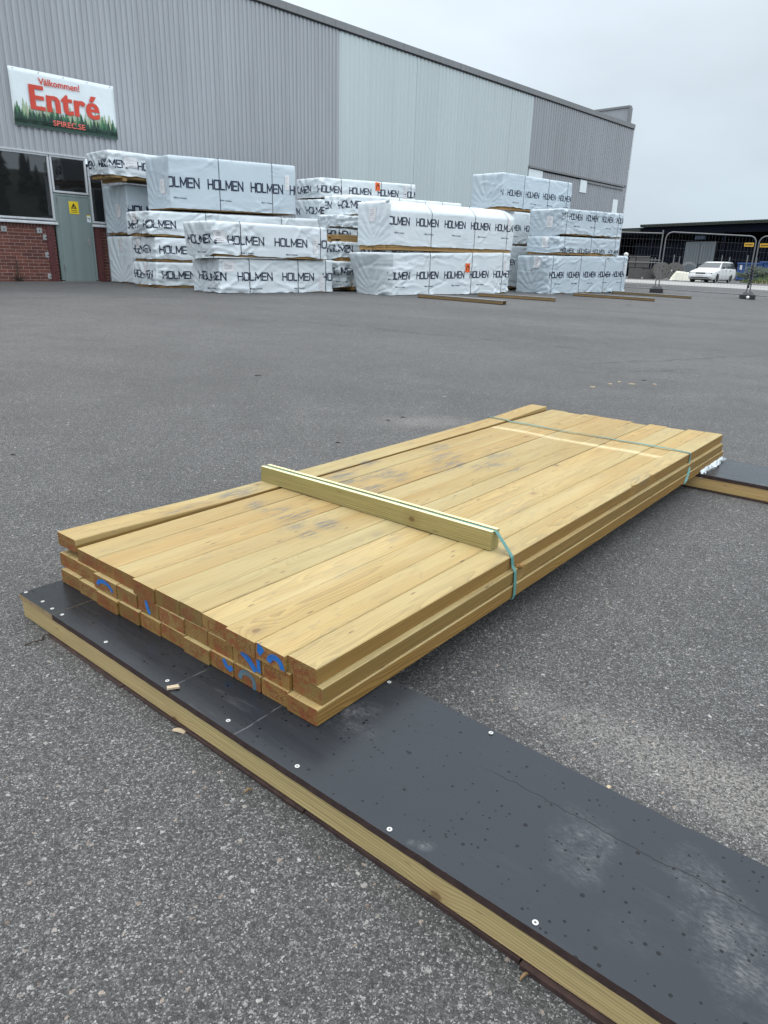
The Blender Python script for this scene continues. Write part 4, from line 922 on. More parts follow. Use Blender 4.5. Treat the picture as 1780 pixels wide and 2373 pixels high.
def board(label, u0, v0, w_, L, zt, fine, seed, lift=0.0, yaw=0.0, tilt=0.0, chip=None, bow=0.0):
    """one board: x = width to the left, y = -length (towards the viewer is 0), z = up"""
    rn = random.Random(seed); ny = int(L / .025) if fine else 16; r = .0022
    prof = [(r, 0), (0, r), (0, TH - r), (r, TH)] + [(w_ * q, TH) for q in ((.2, .4, .6, .8) if fine else ())] + [(w_ - r, TH), (w_, TH - r), (w_, r), (w_ - r, 0)]
    n = len(prof); mb = MB(); vs = []
    wv = [rn.uniform(-1, 1) for _ in range(4)]; cup = rn.uniform(-.001, .001)
    for j in range(ny + 1):
        v = L * j / ny
        for (x, z) in prof:
            zz = z + .0012 * math.sin(v * 1.7 + wv[0] * 3); xx = x + .0009 * math.sin(v * 2.1 + wv[1] * 3)
            if bow: zz += bow * (math.exp(-(v / .42) ** 2) + math.exp(-((L - v) / .38) ** 2))
            if z > TH * .9: zz += cup * (1 - (2 * x / w_ - 1) ** 2)
            if chip:
                for (cv, cl, cd) in chip:
                    if abs(v - cv) < cl and x < .006 and z > TH * .5: xx += cd * (1 - ((v - cv) / cl) ** 2) * (.6 + .4 * math.sin(v * 90)); zz -= (cd * .8 if x >= r * .9 else 0) * (1 - ((v - cv) / cl) ** 2)
            vs.append((xx, -v, zz))
    fs = [(j * n + k, j * n + (k + 1) % n, (j + 1) * n + (k + 1) % n, (j + 1) * n + k) for j in range(ny) for k in range(n)]
    mb.add(vs, fs, 0); mb.add(vs[:n], [tuple(range(n - 1, -1, -1))], 1); mb.add(vs[-n:], [tuple(range(n))], 1)
    me_o = mb.build('pine_board', [M['board'], M['endgrain']])
    p = sp_(u0, v0, zt - TH + lift)
    me_o.location = p; me_o.rotation_euler = (tilt, 0, SROT + yaw)
    if fine:
        me = me_o.data; A = me.attributes.new('dirt', 'FLOAT', 'POINT'); B = me.attributes.new('pale', 'FLOAT', 'POINT')
        for i, q in enumerate(me.vertices):
            u, v = u0 + q.co.x, v0 - q.co.y
            if q.co.z > TH * .8: A.data[i].value = dirt_at(u, v); B.data[i].value = pale_at(u, v)
    return tag(me_o, label, 'board', BG)
ORD = ['nearest the right edge', 'second from the right edge', 'third from the right edge', 'fourth from the right edge', 'fifth from the right edge', 'in the middle', 'fifth from the left edge', 'fourth from the left edge', 'third from the left edge', 'second from the left edge', 'at the left edge']
ROWN = ['top layer', 'middle layer', 'bottom layer']
U1 = [0, .0945, .194, .303, .409, .505, .616, .723, .828, .936, 1.0645]; E1 = [0, -.012, -.014, -.006, -.006, -.008, -.011, 0, .0, .0, .004]
U2 = [-.016, .082, .181, .287, .389, .488, .602, .706, .810, .936, 1.052]; E2 = [.001, -.006, -.008, -.008, -.007, -.011, -.010, -.013, -.016, -.006, -.004]
U3 = [-.020, .083, .178, .279, .372, .484, .592, .690, .793, .908, 1.022]; E3 = [-.018, -.012, -.013, -.014, -.019, -.014, -.016, -.022, -.027, -.022, -.020]
F1_ = [3.302, 3.297, 3.253, 3.271, 3.214, 3.249, 3.255, 3.27, 3.235, 3.256, 3.216]
BOARDS = {}
rb = random.Random(77)
for row, (U, E) in enumerate(((U1, E1), (U2, E2), (U3, E3))):
    for i in range(11):
        u0 = U[i]; nxt = U[i + 1] if i < 10 else u0 + .112
        w_ = nxt - u0 - (rb.choice([.0007, .001, .0013, .0026]) if row == 0 else .0034)
        if i == 9: w_ = min(w_, .112)
        zt = ZTOP - row * .0460
        Fv = F1_[i] if row == 0 else (3.295 + rb.uniform(-.03, .01))
        lift = (.003 if (row == 0 and i == 10) else 0) + (rb.uniform(-.0013, .0013) if row == 0 else 0)
        bits = ''
        if (row, i) in ((0, 1), (1, 1), (1, 2), (2, 3), (1, 8), (1, 6)): bits = ' with blue end paint'
        if (row, i) == (2, 2): bits = ' with faded blue ring'
        if (row, i) == (0, 10): bits = ' raised above the rest'
        lab = 'pine board%s, %s, %s' % (bits, ROWN[row], ORD[i])
        chip = [(2.15, .03, .010), (1.93, .03, .012)] if (row, i) == (0, 0) else ([(.93, .03, .012)] if (row, i) == (1, 0) else None)
        o = board(lab, u0, E[i], w_, Fv - E[i], zt, row == 0 or i == 0, 100 + row * 20 + i, lift, chip=chip, bow=.016 if (row == 0 and i == 10) else 0.0)
        BOARDS[(row, i)] = (o, w_)
# red grade stamps and blue spray marks on the front ends: x runs to the left in board space, so letters are mirrored into place
def ribbon(mb, pts, wd, y, mi=0):
    pts = [Vector((a, b)) for a, b in pts]; L_, R_ = [], []
    for i, p in enumerate(pts):
        d = (pts[min(i + 1, len(pts) - 1)] - pts[max(i - 1, 0)]).normalized(); nn = Vector((-d.y, d.x)) * wd / 2
        L_.append(p + nn); R_.append(p - nn)
    n = len(pts); mb.add([(p.x, y, p.y) for p in L_ + R_], [(i, i + 1, n + i + 1, n + i) for i in range(n - 1)], mi)
GL = {'C': [[(1, .85), (.8, 1), (.2, 1), (0, .8), (0, .2), (.2, 0), (.8, 0), (1, .15)]], '2': [[(0, .8), (.2, 1), (.8, 1), (1, .8), (1, .6), (0, 0), (1, 0)]], '4': [[(.75, 0), (.75, 1), (0, .3), (1, .3)]]}
for (row, i), (o, w_) in BOARDS.items():
    rs = random.Random(row * 31 + i * 7)
    if rs.random() < .10: continue
    hgt, lw = rs.uniform(.016, .027), rs.uniform(.011, .017); x = w_ - rs.uniform(.008, .045); z = rs.uniform(.006, .018); mb = MB()
    for ch in 'C24':
        for s in GL[ch]:
            pts = [(x - a * lw, z + b * hgt) for a, b in s]
            if all(.004 < a < w_ - .004 and .003 < b < TH - .003 for a, b in pts): ribbon(mb, pts, .0030, .0006)
        x -= lw + .005
    if mb.f: mb.build('grade_stamp', M['stamp'], o)
def arcpts(cx_, cz, r_, t0, t1, n=14, sq=1.0): return [(cx_ + r_ * math.cos(math.radians(t0 + (t1 - t0) * k / n)), cz + r_ * sq * math.sin(math.radians(t0 + (t1 - t0) * k / n))) for k in range(n + 1)]
def paint(key, strokes, mat='blue'):
    o, w_ = BOARDS[key]; mb = MB()
    for pts, wd in strokes: wd *= 1.3; ribbon(mb, [(min(max((1 - a) * w_, .003), w_ - .003), min(max(b, .003), TH - .003)) for a, b in pts], wd, .0009)
    mb.build('spray_mark', M[mat], o)
def ap(cx_, cz, rx, rz, t0, t1, n=14): return [(cx_ + rx * math.cos(math.radians(t0 + (t1 - t0) * k / n)), cz + rz * math.sin(math.radians(t0 + (t1 - t0) * k / n))) for k in range(n + 1)]
paint((0, 1), [([(.08, .034), (.15, .033), (.26, .024)], .020), (ap(.72, .006, .24, .024, 170, 0), .012)])
paint((1, 2), [([(.32, .040), (.42, .036), (.60, .026), (.75, .012), (.82, .003)], .014), ([(.93, .042), (.94, .024), (.95, .006)], .010)])
paint((2, 3), [([(.58, .042), (.70, .026), (.85, .020), (.97, .030)], .011)])
paint((2, 2), [(ap(.50, .012, .28, .024, 185, -40), .011)], 'bluefade')
paint((1, 8), [(ap(.50, .008, .34, .026, 168, 10), .010)])
paint((1, 6), [([(.42, .043), (.45, .024), (.56, .004)], .011)])
# the cross batten with its grooved top, and the two green straps
def batten_piece():
    t_ = thing('cross_batten', 'green tinted grooved batten lying across the stack under the nearer strap', 'batten', sp_(.072, .868, ZTOP + .0015), SROT)
    L = 1.10; hgt = .0635; wd = .050
    prof = [(0, 0), (0, hgt), (-.0175, hgt), (-.0180, hgt - .006), (-.0335, hgt - .006), (-.034, hgt), (-wd, hgt), (-wd, 0)]   # y, z
    n = len(prof); mb = MB(); vs = []
    for j in range(31):
        x = L * j / 30
        for (y, z) in prof: vs.append((x, y, z + .002 * math.sin(x * 2.6) * (z > .01)))
    mb.add(vs, [(j * n + k, (j + 1) * n + k, (j + 1) * n + (k + 1) % n, j * n + (k + 1) % n) for j in range(30) for k in range(n)])
    mb.add(vs[:n], [tuple(range(n - 1, -1, -1))]); mb.add(vs[-n:], [tuple(range(n))])
    mb.build('batten', M['batten'], t_, bevel=.0012)
    mb = MB(); vs = []
    for j in range(31):
        x = L * j / 30; z = hgt + .0007 + .002 * math.sin(x * 2.6)
        vs += [(x, -.001, z), (x, -.0170, z)]
    mb.add(vs, [(2 * j, 2 * j + 1, 2 * j + 3, 2 * j + 2) for j in range(30)]); mb.build('pale_edge', M['sap'], t_)
    mb = MB(); vs = []
    for j in range(31):
        x = L * j / 30; z = hgt + .0007 + .002 * math.sin(x * 2.6)
        vs += [(x, -.0345, z), (x, -wd + .001, z)]
    mb.add(vs, [(2 * j, 2 * j + 1, 2 * j + 3, 2 * j + 2) for j in range(30)]); mb.build('pale_edge', M['sap'], t_)
    return t_
batten_piece()
def band(name, label, pts, wd, th=.0012):
    """flat strap: pts are (u, v, z) with the width direction along the boards"""
    mb = MB(); vs = []; n = len(pts)
    P3 = [sp_(*p[:3]) for p in pts]
    for i, p in enumerate(P3):
        d = (P3[min(i + 1, n - 1)] - P3[max(i - 1, 0)]).normalized(); wv_ = SD - d * SD.dot(d); wv_.normalize()
        tw = (pts[i][3] if len(pts[i]) > 3 else 0); nn = d.cross(wv_); wv2 = wv_ * math.cos(tw) + nn * math.sin(tw); nn = d.cross(wv2) * th
        vs += [p - wv2 * wd / 2, p + wv2 * wd / 2, p + wv2 * wd / 2 + nn, p - wv2 * wd / 2 + nn]
    fs = [(4 * i + k, 4 * i + (k + 1) % 4, 4 * i + 4 + (k + 1) % 4, 4 * i + 4 + k) for i in range(n - 1) for k in range(4)]
    mb.add(vs, fs); mb.add(vs[:4], [(3, 2, 1, 0)]); mb.add(vs[-4:], [(0, 1, 2, 3)])
    o = mb.build(name, M['strap']); return tag(o, label, 'strap', 'green straps round the stack of boards')
ZB = ZTOP - .1372
GZ = ZTOP + .0015 + .0605
pts = [(1.20, .896, ZTOP + .02)] + [(1.175, .896, GZ)] + [(.08 + 1.09 * (1 - k / 10), .893, GZ) for k in range(11)] + [(.068, .8925, GZ), (.002, .881, ZTOP + .0025), (-.0025, .879, ZTOP - .003), (-.008, .878, ZTOP - .030), (-.019, .877, ZTOP - .047), (-.022, .876, ZTOP - .075), (-.024, .875, ZTOP - .092), (-.026, .872, ZB + .012), (-.024, .870, ZB), (.02, .869, ZB - .001), (.9, .869, ZB - .001)]
band('strap', 'green plastic strap that runs in the batten groove and down the right side', pts, .0150)
pts = [(1.19, 2.690, ZTOP - .10), (1.185, 2.690, ZTOP + .004), (1.18, 2.690, ZTOP + .0105), (1.06, 2.689, ZTOP + .0105), (1.05, 2.688, ZTOP + .007)]
ru = random.Random(9)
for k in range(21):
    u = 1.03 - 1.02 * k / 20; pts.append((u, 2.686 + .006 * math.sin(u * 7) + ru.uniform(-.001, .001), ZTOP + .0045 + .003 * abs(math.sin(u * 9)), .12 * math.sin(u * 8)))
pts += [(-.002, 2.694, ZTOP + .001), (-.005, 2.693, ZTOP - .012), (-.007, 2.685, ZTOP - .04), (-.020, 2.66, ZTOP - .075, .5), (-.024, 2.62, ZTOP - .12, .9), (-.022, 2.60, ZB - .001), (.03, 2.60, ZB - .002), (.9, 2.61, ZB - .002)]
band('strap', 'green plastic strap across the bare boards near the far end', pts, .013)
# splinter wedged between two layers, torn plastic under the far end
mb = MB(); mb.box(-.010, .012, -.018, .014, 0, .008); mb.box(-.013, -.004, -.010, .022, .005, .012); o = mb.build('wood_splinter', M['packwood'], bevel=.001)
o.location = sp_(-.010, .925, ZTOP - TH - .004); o.rotation_euler = (.2, .1, SROT + .3); tag(o, 'broken wood splinter caught between board layers beside the strap', 'splinter')
tp = thing('plastic_scrap', 'torn white plastic sheeting sticking out under the far end of the stack', 'plastic scrap', sp_(0, 3.0, ZB), SROT)
mb = MB(); rp = random.Random(4); vs = []; n = 22
for i in range(n + 1):
    v = -.14 + .42 * i / n
    for j in range(5):
        f = j / 4; vs.append((-.022 - f * (.008 + .022 * abs(math.sin(i * 1.3)) * rp.uniform(.5, 1.4)), -v + .02 * f * math.sin(i * 2.1), .016 - f * .020 + .02 * math.sin(i * 1.7 + j) * f + rp.uniform(-.004, .004)))
mb.add(vs, [(i * 5 + j, (i + 1) * 5 + j, (i + 1) * 5 + j + 1, i * 5 + j + 1) for i in range(n) for j in range(4)])
mb.build('sheeting', M['wrap'], tp, smooth='auto')

# ---------------------------------------------------------------- the two low loading platforms
PE = Vector((.776, -.631, 0)).normalized(); PD = Vector((.631, .776, 0)).normalized(); PROT = math.atan2(PE.y, PE.x)
ZP = ZTOP - .1372                                   # platform top
def platform(label, org, L, wd, sheet0=.207, screws=(), near_dark=True, chipat=None, raw=True):
    t_ = thing('loading_platform', label, 'platform', (org.x, org.y, 0), PROT, 'low plywood platforms under the stack')
    th = .018; z1 = ZP; zl = z1 - th
    segs = [(0, sheet0 - .0012), (sheet0 + .0012, L)] if raw else [(0, L)]
    rr = random.Random(int(L * 100))
    for k, (x0, x1) in enumerate(segs):                     # film-faced sheets with slightly frayed edges
        mb = MB(); n = max(4, int((x1 - x0) / .03)); vs = []
        for i in range(n + 1):
            x = x0 + (x1 - x0) * i / n
            dn, df = .0012 * math.sin(x * 4.3) + rr.uniform(-.0005, .0005), .006 * math.sin(x * 2.2) + .004 * math.sin(x * 5.1 + 1) + rr.uniform(-.0015, .0015)
            zw = .0015 * math.sin(x * 3)
            for (y, z) in ((dn, zl), (dn, z1), (wd * .33, z1 + zw * .3), (wd * .66, z1 + zw * .5), (wd + df, z1 + zw), (wd + df, zl)): vs.append((x, y, z))
        fs = []; mi = []
        for i in range(n):
            for j in range(6):
                fs.append((i * 6 + j, (i + 1) * 6 + j, (i + 1) * 6 + (j + 1) % 6, i * 6 + (j + 1) % 6)); mi.append(0 if j in (1, 2, 3) else 1)
        fs += [(0, 1, 2, 3, 4, 5), tuple(range(n * 6 + 5, n * 6 - 1, -1))]; mi += [1, 1]
        mb.v = vs; mb.f = fs; mb.m = mi
        edge_m = M['rawedge'] if (raw and k == 0) else M['plyedge']
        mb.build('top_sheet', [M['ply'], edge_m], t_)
    zs0 = .014
    for y0 in (.004, wd - .052):
        mb = MB(); mb.box(.004, L - .004, y0, y0 + .045, zs0, zl - .0008); mb.build('stringer', M['stringer'], t_, bevel=.003)
    mb = MB(); mb.box(.006, .051, .0505, wd - .0535, zs0, zl - .001); mb.build('end_block', M['stringer'], t_, bevel=.003)
    mb = MB(); x = .02                                      # strips of plywood packing under the stringers, ragged along the edge
    while x < L - .05:
        x2 = min(x + rr.uniform(.35, .8), L - .02); mb.box(x, x2 - .004, -.002 + rr.uniform(-.006, .004), .06, -.002, zs0 - .0015); mb.box(x, x2 - .004, wd - .06, wd - .004, -.002, zs0 - .0015); x = x2
    mb.build('packing_strip', M['plyedge'], t_)
    for (x, y) in screws:
        mb = MB(); mb.disc((x, y, z1 + .0006), (0, 0, 1), .0053, .0012, 20, .0021); q = mb.build('screw_washer', M['washer'], t_)
        mb = MB(); mb.disc((x, y, z1 + .0004), (0, 0, 1), .0026, .0009, 12); mb.build('screw_head', M['screwhole'], q)
    return t_
FO = Vector((-1.131, 1.962, 0)) * ((ZP - H) / -.995)
SCR = [(.010, .017), (.109, .022), (.175, .019), (.233, .020), (.471, .022), (.757, .024), (.999, .022), (1.23, .019), (1.486, .012), (1.789, .014), (1.175, .392), (1.477, .388), (.4, .385), (.8, .39)]
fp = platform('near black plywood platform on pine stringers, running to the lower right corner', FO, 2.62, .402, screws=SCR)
mb = MB(); mb.box(-.014, .014, -.006, .006, 0, .006); mb.box(.004, .016, -.008, -.003, .001, .007); o = mb.build('wood_chip', M['chip'], bevel=.001)
q = FO + PE * .795 + PD * .014; o.location = (q.x, q.y, ZP + .001); o.rotation_euler = (0, 0, .35); tag(o, 'pale wood chip lying on the near platform edge beside a screw', 'wood chip')
BO = Vector((1.658, 3.577, 0)) * ((ZP - H) / -.995) - PE * 1.25
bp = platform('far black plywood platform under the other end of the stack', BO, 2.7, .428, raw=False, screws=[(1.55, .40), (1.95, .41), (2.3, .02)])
# ---------------------------------------------------------------- small litter on the asphalt
def litter(name, label, cat, u, v, ln, wd, hg, rot, mat, group=None, bend=0.0):
    p = gnd(u, v); mb = MB(); n = 6; vs = []
    for i in range(n + 1):
        f = i / n; ww = wd * (.55 + .45 * math.sin(math.pi * min(max(f, .08), .92))); z = hg * .12 + bend * math.sin(math.pi * f)
        x = ln * (f - .5); vs += [(x, -ww / 2, z), (x, ww / 2, z + hg * .1), (x, ww / 2 * .8, z + hg), (x, -ww / 2 * .8, z + hg * .9)]
    mb.add(vs, [(4 * i + k, 4 * i + (k + 1) % 4, 4 * i + 4 + (k + 1) % 4, 4 * i + 4 + k) for i in range(n) for k in range(4)]); mb.add(vs[:4], [(3, 2, 1, 0)]); mb.add(vs[-4:], [(0, 1, 2, 3)])
    o = mb.build(name, mat); o.location = (p.x, p.y, p.z); o.rotation_euler = (0, 0, rot); return tag(o, label, cat, group)
CG = 'wood chips scattered behind the stack'
for lab, u, v, ln, rot in (('leftmost pale wood chip of the scatter behind the stack', 1373, 898, .05, -.4), ('second wood chip from the left in the scatter behind the stack', 1414, 891, .04, -.9), ('wood chip tilted up to the right in the scatter behind the stack', 1435, 886, .042, .5),
                           ('largest wood chip, right of centre in the scatter behind the stack', 1464, 891, .06, -.35), ('rightmost small wood chip of the scatter behind the stack', 1517, 892, .035, -.8)):
    litter('wood_chip', lab, 'wood chip', u, v, ln, .014, .010, rot, M['chip'], CG)
litter('dry_leaf', 'dry yellow brown leaf on the asphalt beside the near platform', 'leaf', 415, 1696, .034, .014, .003, -.3, M['chip'], None, .004)
DL = 'dark leaf bits scattered on the asphalt'
for lab, u, v, ln, rot in (('dark leaf bit in the open asphalt left of the sandy patch', 598, 871, .06, .2), ('dark leaf bit close left of the sandy patch', 899, 975, .03, -.3), ('dark leaf bit at the upper left of the sandy patch', 934, 968, .035, .1), ('dark leaf bit farthest left on the asphalt', 783, 1027, .03, .3),
                           ('dark bits in the yard below the right timber bearers', 1457, 707, .2, .1), ('small dark leaf bit between the chips and the bearers', 1493, 882, .05, .2), ('pale stone chip on the asphalt above the sandy patch', 1031, 920, .035, .4), ('dark leaf bit in the left foreground of the yard', 30, 1055, .025, .2)):
    litter('leaf_bit', lab, 'leaf bit', u, v, ln, ln * .3, .004, rot, M['leafd'] if 'pale' not in lab else M['plate'], DL, .004)
litter('dry_leaf', 'pale leaf resting at the far edge of the near platform', 'leaf', 1410, 1828, .018, .009, .003, .8, M['chip'], None, .004)
p = gnd(102, 1476); q = gnd(96, 1489); r_ = gnd(58, 1497)
mb = MB(); mb.tube([p + Vector((0, 0, .004)), q + Vector((0, 0, .007)), (q + r_) / 2 + Vector((0, 0, .008)), r_ + Vector((0, 0, .003))], .0022, 6)
o = mb.build('twig', M['twig'], smooth=True); tag(o, 'thin dark twig on the asphalt by the left end of the near platform', 'twig')
for lab, u, v, ln in (('small crumb of soil and bark beside the near platform, left', 575, 1835, .018), ('dry grass stalk poking out from under the near platform', 1215, 2265, .02)):
    litter('bark_crumb', lab, 'bark crumb', u, v, ln, .005, .003, .6, M['leaf'], None, .006)

# ---------------------------------------------------------------- the temporary fence
def at_ground(u, dist):                                     # the ground point under pixel column u at a horizontal distance
    r = ray(u, 660); k = dist / math.hypot(r[0], r[1]); x, y = r[0] * k, r[1] * k
    return Vector((x, y, gz(x, y) + H))
fA = at_ground(1523, 28.4); fB = at_ground(1737, 28.6)
FG = 'temporary fence panels beyond the packs'
def fence_panel(label, p, q, round_l=True, round_r=True, sign=None, htop=2.05):
    p, q = Vector(p), Vector(q); d = q - p; L = Vector((d.x, d.y, 0)).length; ang = math.atan2(d.y, d.x)
    t_ = thing('temporary_fence', label, 'fence panel', p, ang, FG); slope = (q.z - p.z) / L
    z0, z1, r = .14, htop, .021; R_ = .22
    def Z(x, z): return z + slope * x
    mb = MB(); pts = []
    pts.append((0, 0, Z(0, .02)))
    if round_l: pts += [(R_ - R_ * math.cos(t), 0, Z(0, z1 - R_ + R_ * math.sin(t))) for t in np.linspace(0, math.pi / 2, 7)]
    else: pts.append((0, 0, Z(0, z1)))
    if round_r: pts += [(L - R_ + R_ * math.sin(t), 0, Z(L, z1 - R_ + R_ * math.cos(t))) for t in np.linspace(0, math.pi / 2, 7)]
    else: pts.append((L, 0, Z(L, z1)))
    pts.append((L, 0, Z(L, .02)))
    if round_l and round_r: mb.tube(pts, r, 8)
    else:
        mb.bar((0, 0, Z(0, .02)), (0, 0, Z(0, z1 + .06)), r); mb.bar((L, 0, Z(L, .02)), (L, 0, Z(L, z1 + .06)), r); mb.bar((0, 0, Z(0, z1 - .05)), (L, 0, Z(L, z1 - .05)), r)
    mb.bar((0, 0, Z(0, z0)), (L, 0, Z(L, z0)), .017)
    mb.build('frame', M['steel'], t_, smooth='auto')
    mb = MB(); n = int(L / .105)
    for i in range(1, n): x = L * i / n; mb.bar((x, 0, Z(x, z0)), (x, 0, Z(x, z1 - .01 - (R_ * .3 if i in (1, n - 1) and round_l else 0) - (.05 if not round_l else 0))), .0020, 4)
    for z in (.42, .70, .98, 1.26, 1.54, 1.80): mb.bar((0, .004, Z(0, z)), (L, .004, Z(L, z)), .0026, 4)
    mb.build('wire_mesh', M['wire'], t_)
    if sign is not None:
        x0 = sign; mb = MB(); mb.box(x0, x0 + .29, -.03, -.024, Z(x0, 1.70), Z(x0, 1.82)); sg = mb.build('maker_plate', M['signyel'], t_)
        mb = MB(); x = x0 + .03
        for k in range(9): mb.box(x, x + .018, -.0325, -.0305, Z(x0, 1.735), Z(x0, 1.785)); x += .026
        mb.build('print', M['dark'], sg)
    return t_
dAB = (fB - fA).normalized()
fence_panel('middle temporary fence panel with rounded top in front of the white car', fA + dAB * .06, fB - dAB * .05, sign=(fB - fA).length - .46)
fC = at_ground(1960, 28.0)
fence_panel('rightmost temporary fence panel, cut off by the right edge', fB + dAB * .05, fC, sign=.05)
fZ = at_ground(1330, 28.2)
fence_panel('leftmost temporary fence panel, partly behind the right pack stack', fZ, fA - dAB * .06, False, False)
def fence_foot(label, p, knob=False):
    t_ = thing('ballast_block', label, 'fence foot', p, math.atan2(dAB.y, dAB.x), 'weights under the fence posts')
    mb = MB(); mb.poly([(-.20, -.30), (.20, -.30), (.23, -.24), (.23, .24), (.20, .30), (-.20, .30), (-.23, .24), (-.23, -.24)], 0, .145)
    mb.build('weight', M['foot'], t_, bevel=.02)
    mb = MB(); mb.box(-.10, .10, -.05, .05, .147, .21); mb.add([(-.2, -.01, .15), (-.06, -.01, .15), (-.06, -.01, .30), (-.2, .01, .15), (-.06, .01, .15), (-.06, .01, .30)], [(0, 1, 2), (5, 4, 3), (0, 3, 4, 1), (1, 4, 5, 2), (2, 5, 3, 0)])
    mb.add([(.2, -.01, .15), (.06, -.01, .15), (.06, -.01, .30), (.2, .01, .15), (.06, .01, .15), (.06, .01, .30)], [(2, 1, 0), (3, 4, 5), (1, 4, 3, 0), (2, 5, 4, 1), (0, 3, 5, 2)])
    mb.build('bracket', M['steel'], t_)
    if knob:
        bm = bmesh.new(); bmesh.ops.create_uvsphere(bm, u_segments=14, v_segments=10, radius=.055); me = bpy.data.meshes.new('reflector'); bm.to_mesh(me); bm.free()
        me.materials.append(M['bulb']); o = link(bpy.data.objects.new('reflector', me), t_); o.location = (-.02, -.33, .06)
fence_foot('dark fence foot under the left post pair', fA); fence_foot('dark fence foot with a white round reflector, right post pair', fB, True)
tc_ = thing('padlock_chain', 'black chain wound round the right fence post pair with a padlock', 'chain', fB, math.atan2(dAB.y, dAB.x))
mb = MB(); rc = random.Random(3)
pts = [(.05 * math.cos(k * .9) * (1 if k < 40 else .7), -.045 + .04 * math.sin(k * .9), .48 + .013 * k) for k in range(48)]
mb.tube(pts, .016, 6); mb.build('chain', M['chainm'], tc_, smooth=True)
mb = MB(); mb.box(-.07, .0, -.09, -.05, .36, .46); mb.tube([(-.055, -.07, .46), (-.055, -.07, .50), (-.035, -.07, .52), (-.015, -.07, .50), (-.015, -.07, .46)], .008, 6); mb.build('padlock', M['chainm'], tc_)

# ---------------------------------------------------------------- ground beyond: pale lane, verge
pL, pR = at_ground(1300, 58), at_ground(2050, 43)
strip('concrete_lane', M['palelane'], pL, pR, 9.5, .008, n=60)
gA, gB = at_ground(1712, 62), at_ground(2150, 52)
def bank():
    d = (gB - gA); n = 60; m = 9; mb = MB(); vs = []; nn = Vector((-d.y, d.x, 0)).normalized()
    for i in range(n + 1):
        for j in range(m):
            f = j / (m - 1); p = gA + d * (i / n) + nn * (f * 6.0)
            hh = .42 * math.sin(min(f * 2.2, 1) * math.pi / 2) * min(1, i / 4) + .05 * noise.noise((p.x * .7, p.y * .7, 0)) * (0 < j)
            vs.append((p.x, p.y, gz(p.x, p.y) + H + .01 + max(0, hh)))
    mb.add(vs, [(i * m + j, (i + 1) * m + j, (i + 1) * m + j + 1, i * m + j + 1) for i in range(n) for j in range(m - 1)])
    o = mb.build('verge_bank', M['earth'], smooth=True); tag(o, kind='structure')
    rg = random.Random(6); mb = MB()
    for k in range(2600):
        f = rg.random() ** 1.2; t = rg.random(); p = gA + d * t + nn * (f * 6.0)
        h0 = .42 * math.sin(min(f * 2.2, 1) * math.pi / 2) * min(1, t * 15); z = gz(p.x, p.y) + H + h0 - .02
        a = rg.uniform(0, 6.28); l = rg.uniform(.14, .34); wv = Vector((math.cos(a), math.sin(a), 0)) * rg.uniform(.03, .07); tip = Vector((rg.uniform(-.1, .1), rg.uniform(-.1, .1), l))
        b = Vector((p.x, p.y, z)); mb.add([b - wv, b + wv, b + tip + wv * .3, b + tip - wv * .3], [(0, 1, 2, 3)])
    o = mb.build('grass', M['grass']); tag(o, kind='stuff')
    # light stones set along the top of the bank
    rs_ = random.Random(8); k = 0; t = .02
    mb = MB()
    return d, nn
bd, bn = bank()
kb = thing('stone_kerb', 'low pale kerb wall along the top of the grass bank', 'kerb', (0, 0, 0))
mb = MB(); rs_ = random.Random(8); t = .02
while t < .98:
    p = gA + bd * t + bn * 5.6; z = gz(p.x, p.y) + H + .40; q = p + bd.normalized() * .9
    dd = bd.normalized() * .44; nn = bn * .15; h = rs_.uniform(.24, .32)
    vs = [p - dd - nn, p + dd - nn, p + dd + nn, p - dd + nn]; vs = [Vector((v.x, v.y, z - .3)) for v in vs] + [Vector((v.x, v.y, z + h)) for v in vs]
    mb.add(vs, [(3, 2, 1, 0), (4, 5, 6, 7), (0, 1, 5, 4), (1, 2, 6, 5), (2, 3, 7, 6), (3, 0, 4, 7)]); t += .91 / bd.length
mb.build('stones', M['palelane'], kb, bevel=.03)
def bush(label, u, dist, wd, hg, seed, lift=.35):
    p = at_ground(u, dist); t_ = thing('bush', label, 'bush', p + Vector((0, 0, lift)), 0, 'bushes behind the grass bank'); rg = random.Random(seed)
    mb = MB(); 
    for k in range(7): a = rg.uniform(0, 6.28); mb.tube([(0, 0, -.1), (math.cos(a) * wd * .15, math.sin(a) * wd * .15, hg * .35), (math.cos(a) * wd * .3, math.sin(a) * wd * .3, hg * .7)], .02, 5)
    mb.build('stems', M['twig'], t_); mb = MB()
    lobes = [(rg.uniform(-.35, .35) * wd, rg.uniform(-.3, .3) * wd, rg.uniform(.3, .75) * hg, rg.uniform(.18, .32)) for _ in range(9)]
    for k in range(900):
        lx, ly, lz, lr = rg.choice(lobes); v = Vector((rg.gauss(0, 1), rg.gauss(0, 1), rg.gauss(0, 1))).normalized() * (rg.random() ** .4) * lr
        c = Vector((lx + v.x * wd, ly + v.y * wd, max(.02, lz + v.z * hg))); a = Vector((rg.gauss(0, 1), rg.gauss(0, 1), rg.gauss(0, 1))).normalized(); b = a.orthogonal().normalized(); s_ = rg.uniform(.05, .11)
        mb.add([c - a * s_, c + b * s_ * .5, c + a * s_, c - b * s_ * .5], [(0, 1, 2, 3)])
    mb.build('foliage', M['bush'], t_)
bush('green bush left of the fence post, in front of the blue containers', 1727, 68, 2.2, .55, 1, .25); bush('tall grey green bush behind the chained fence posts', 1757, 67, 2.2, 1.15, 2, .2); bush('bush cut by the right edge of the picture', 1785, 66, 2.4, .9, 3, .2)

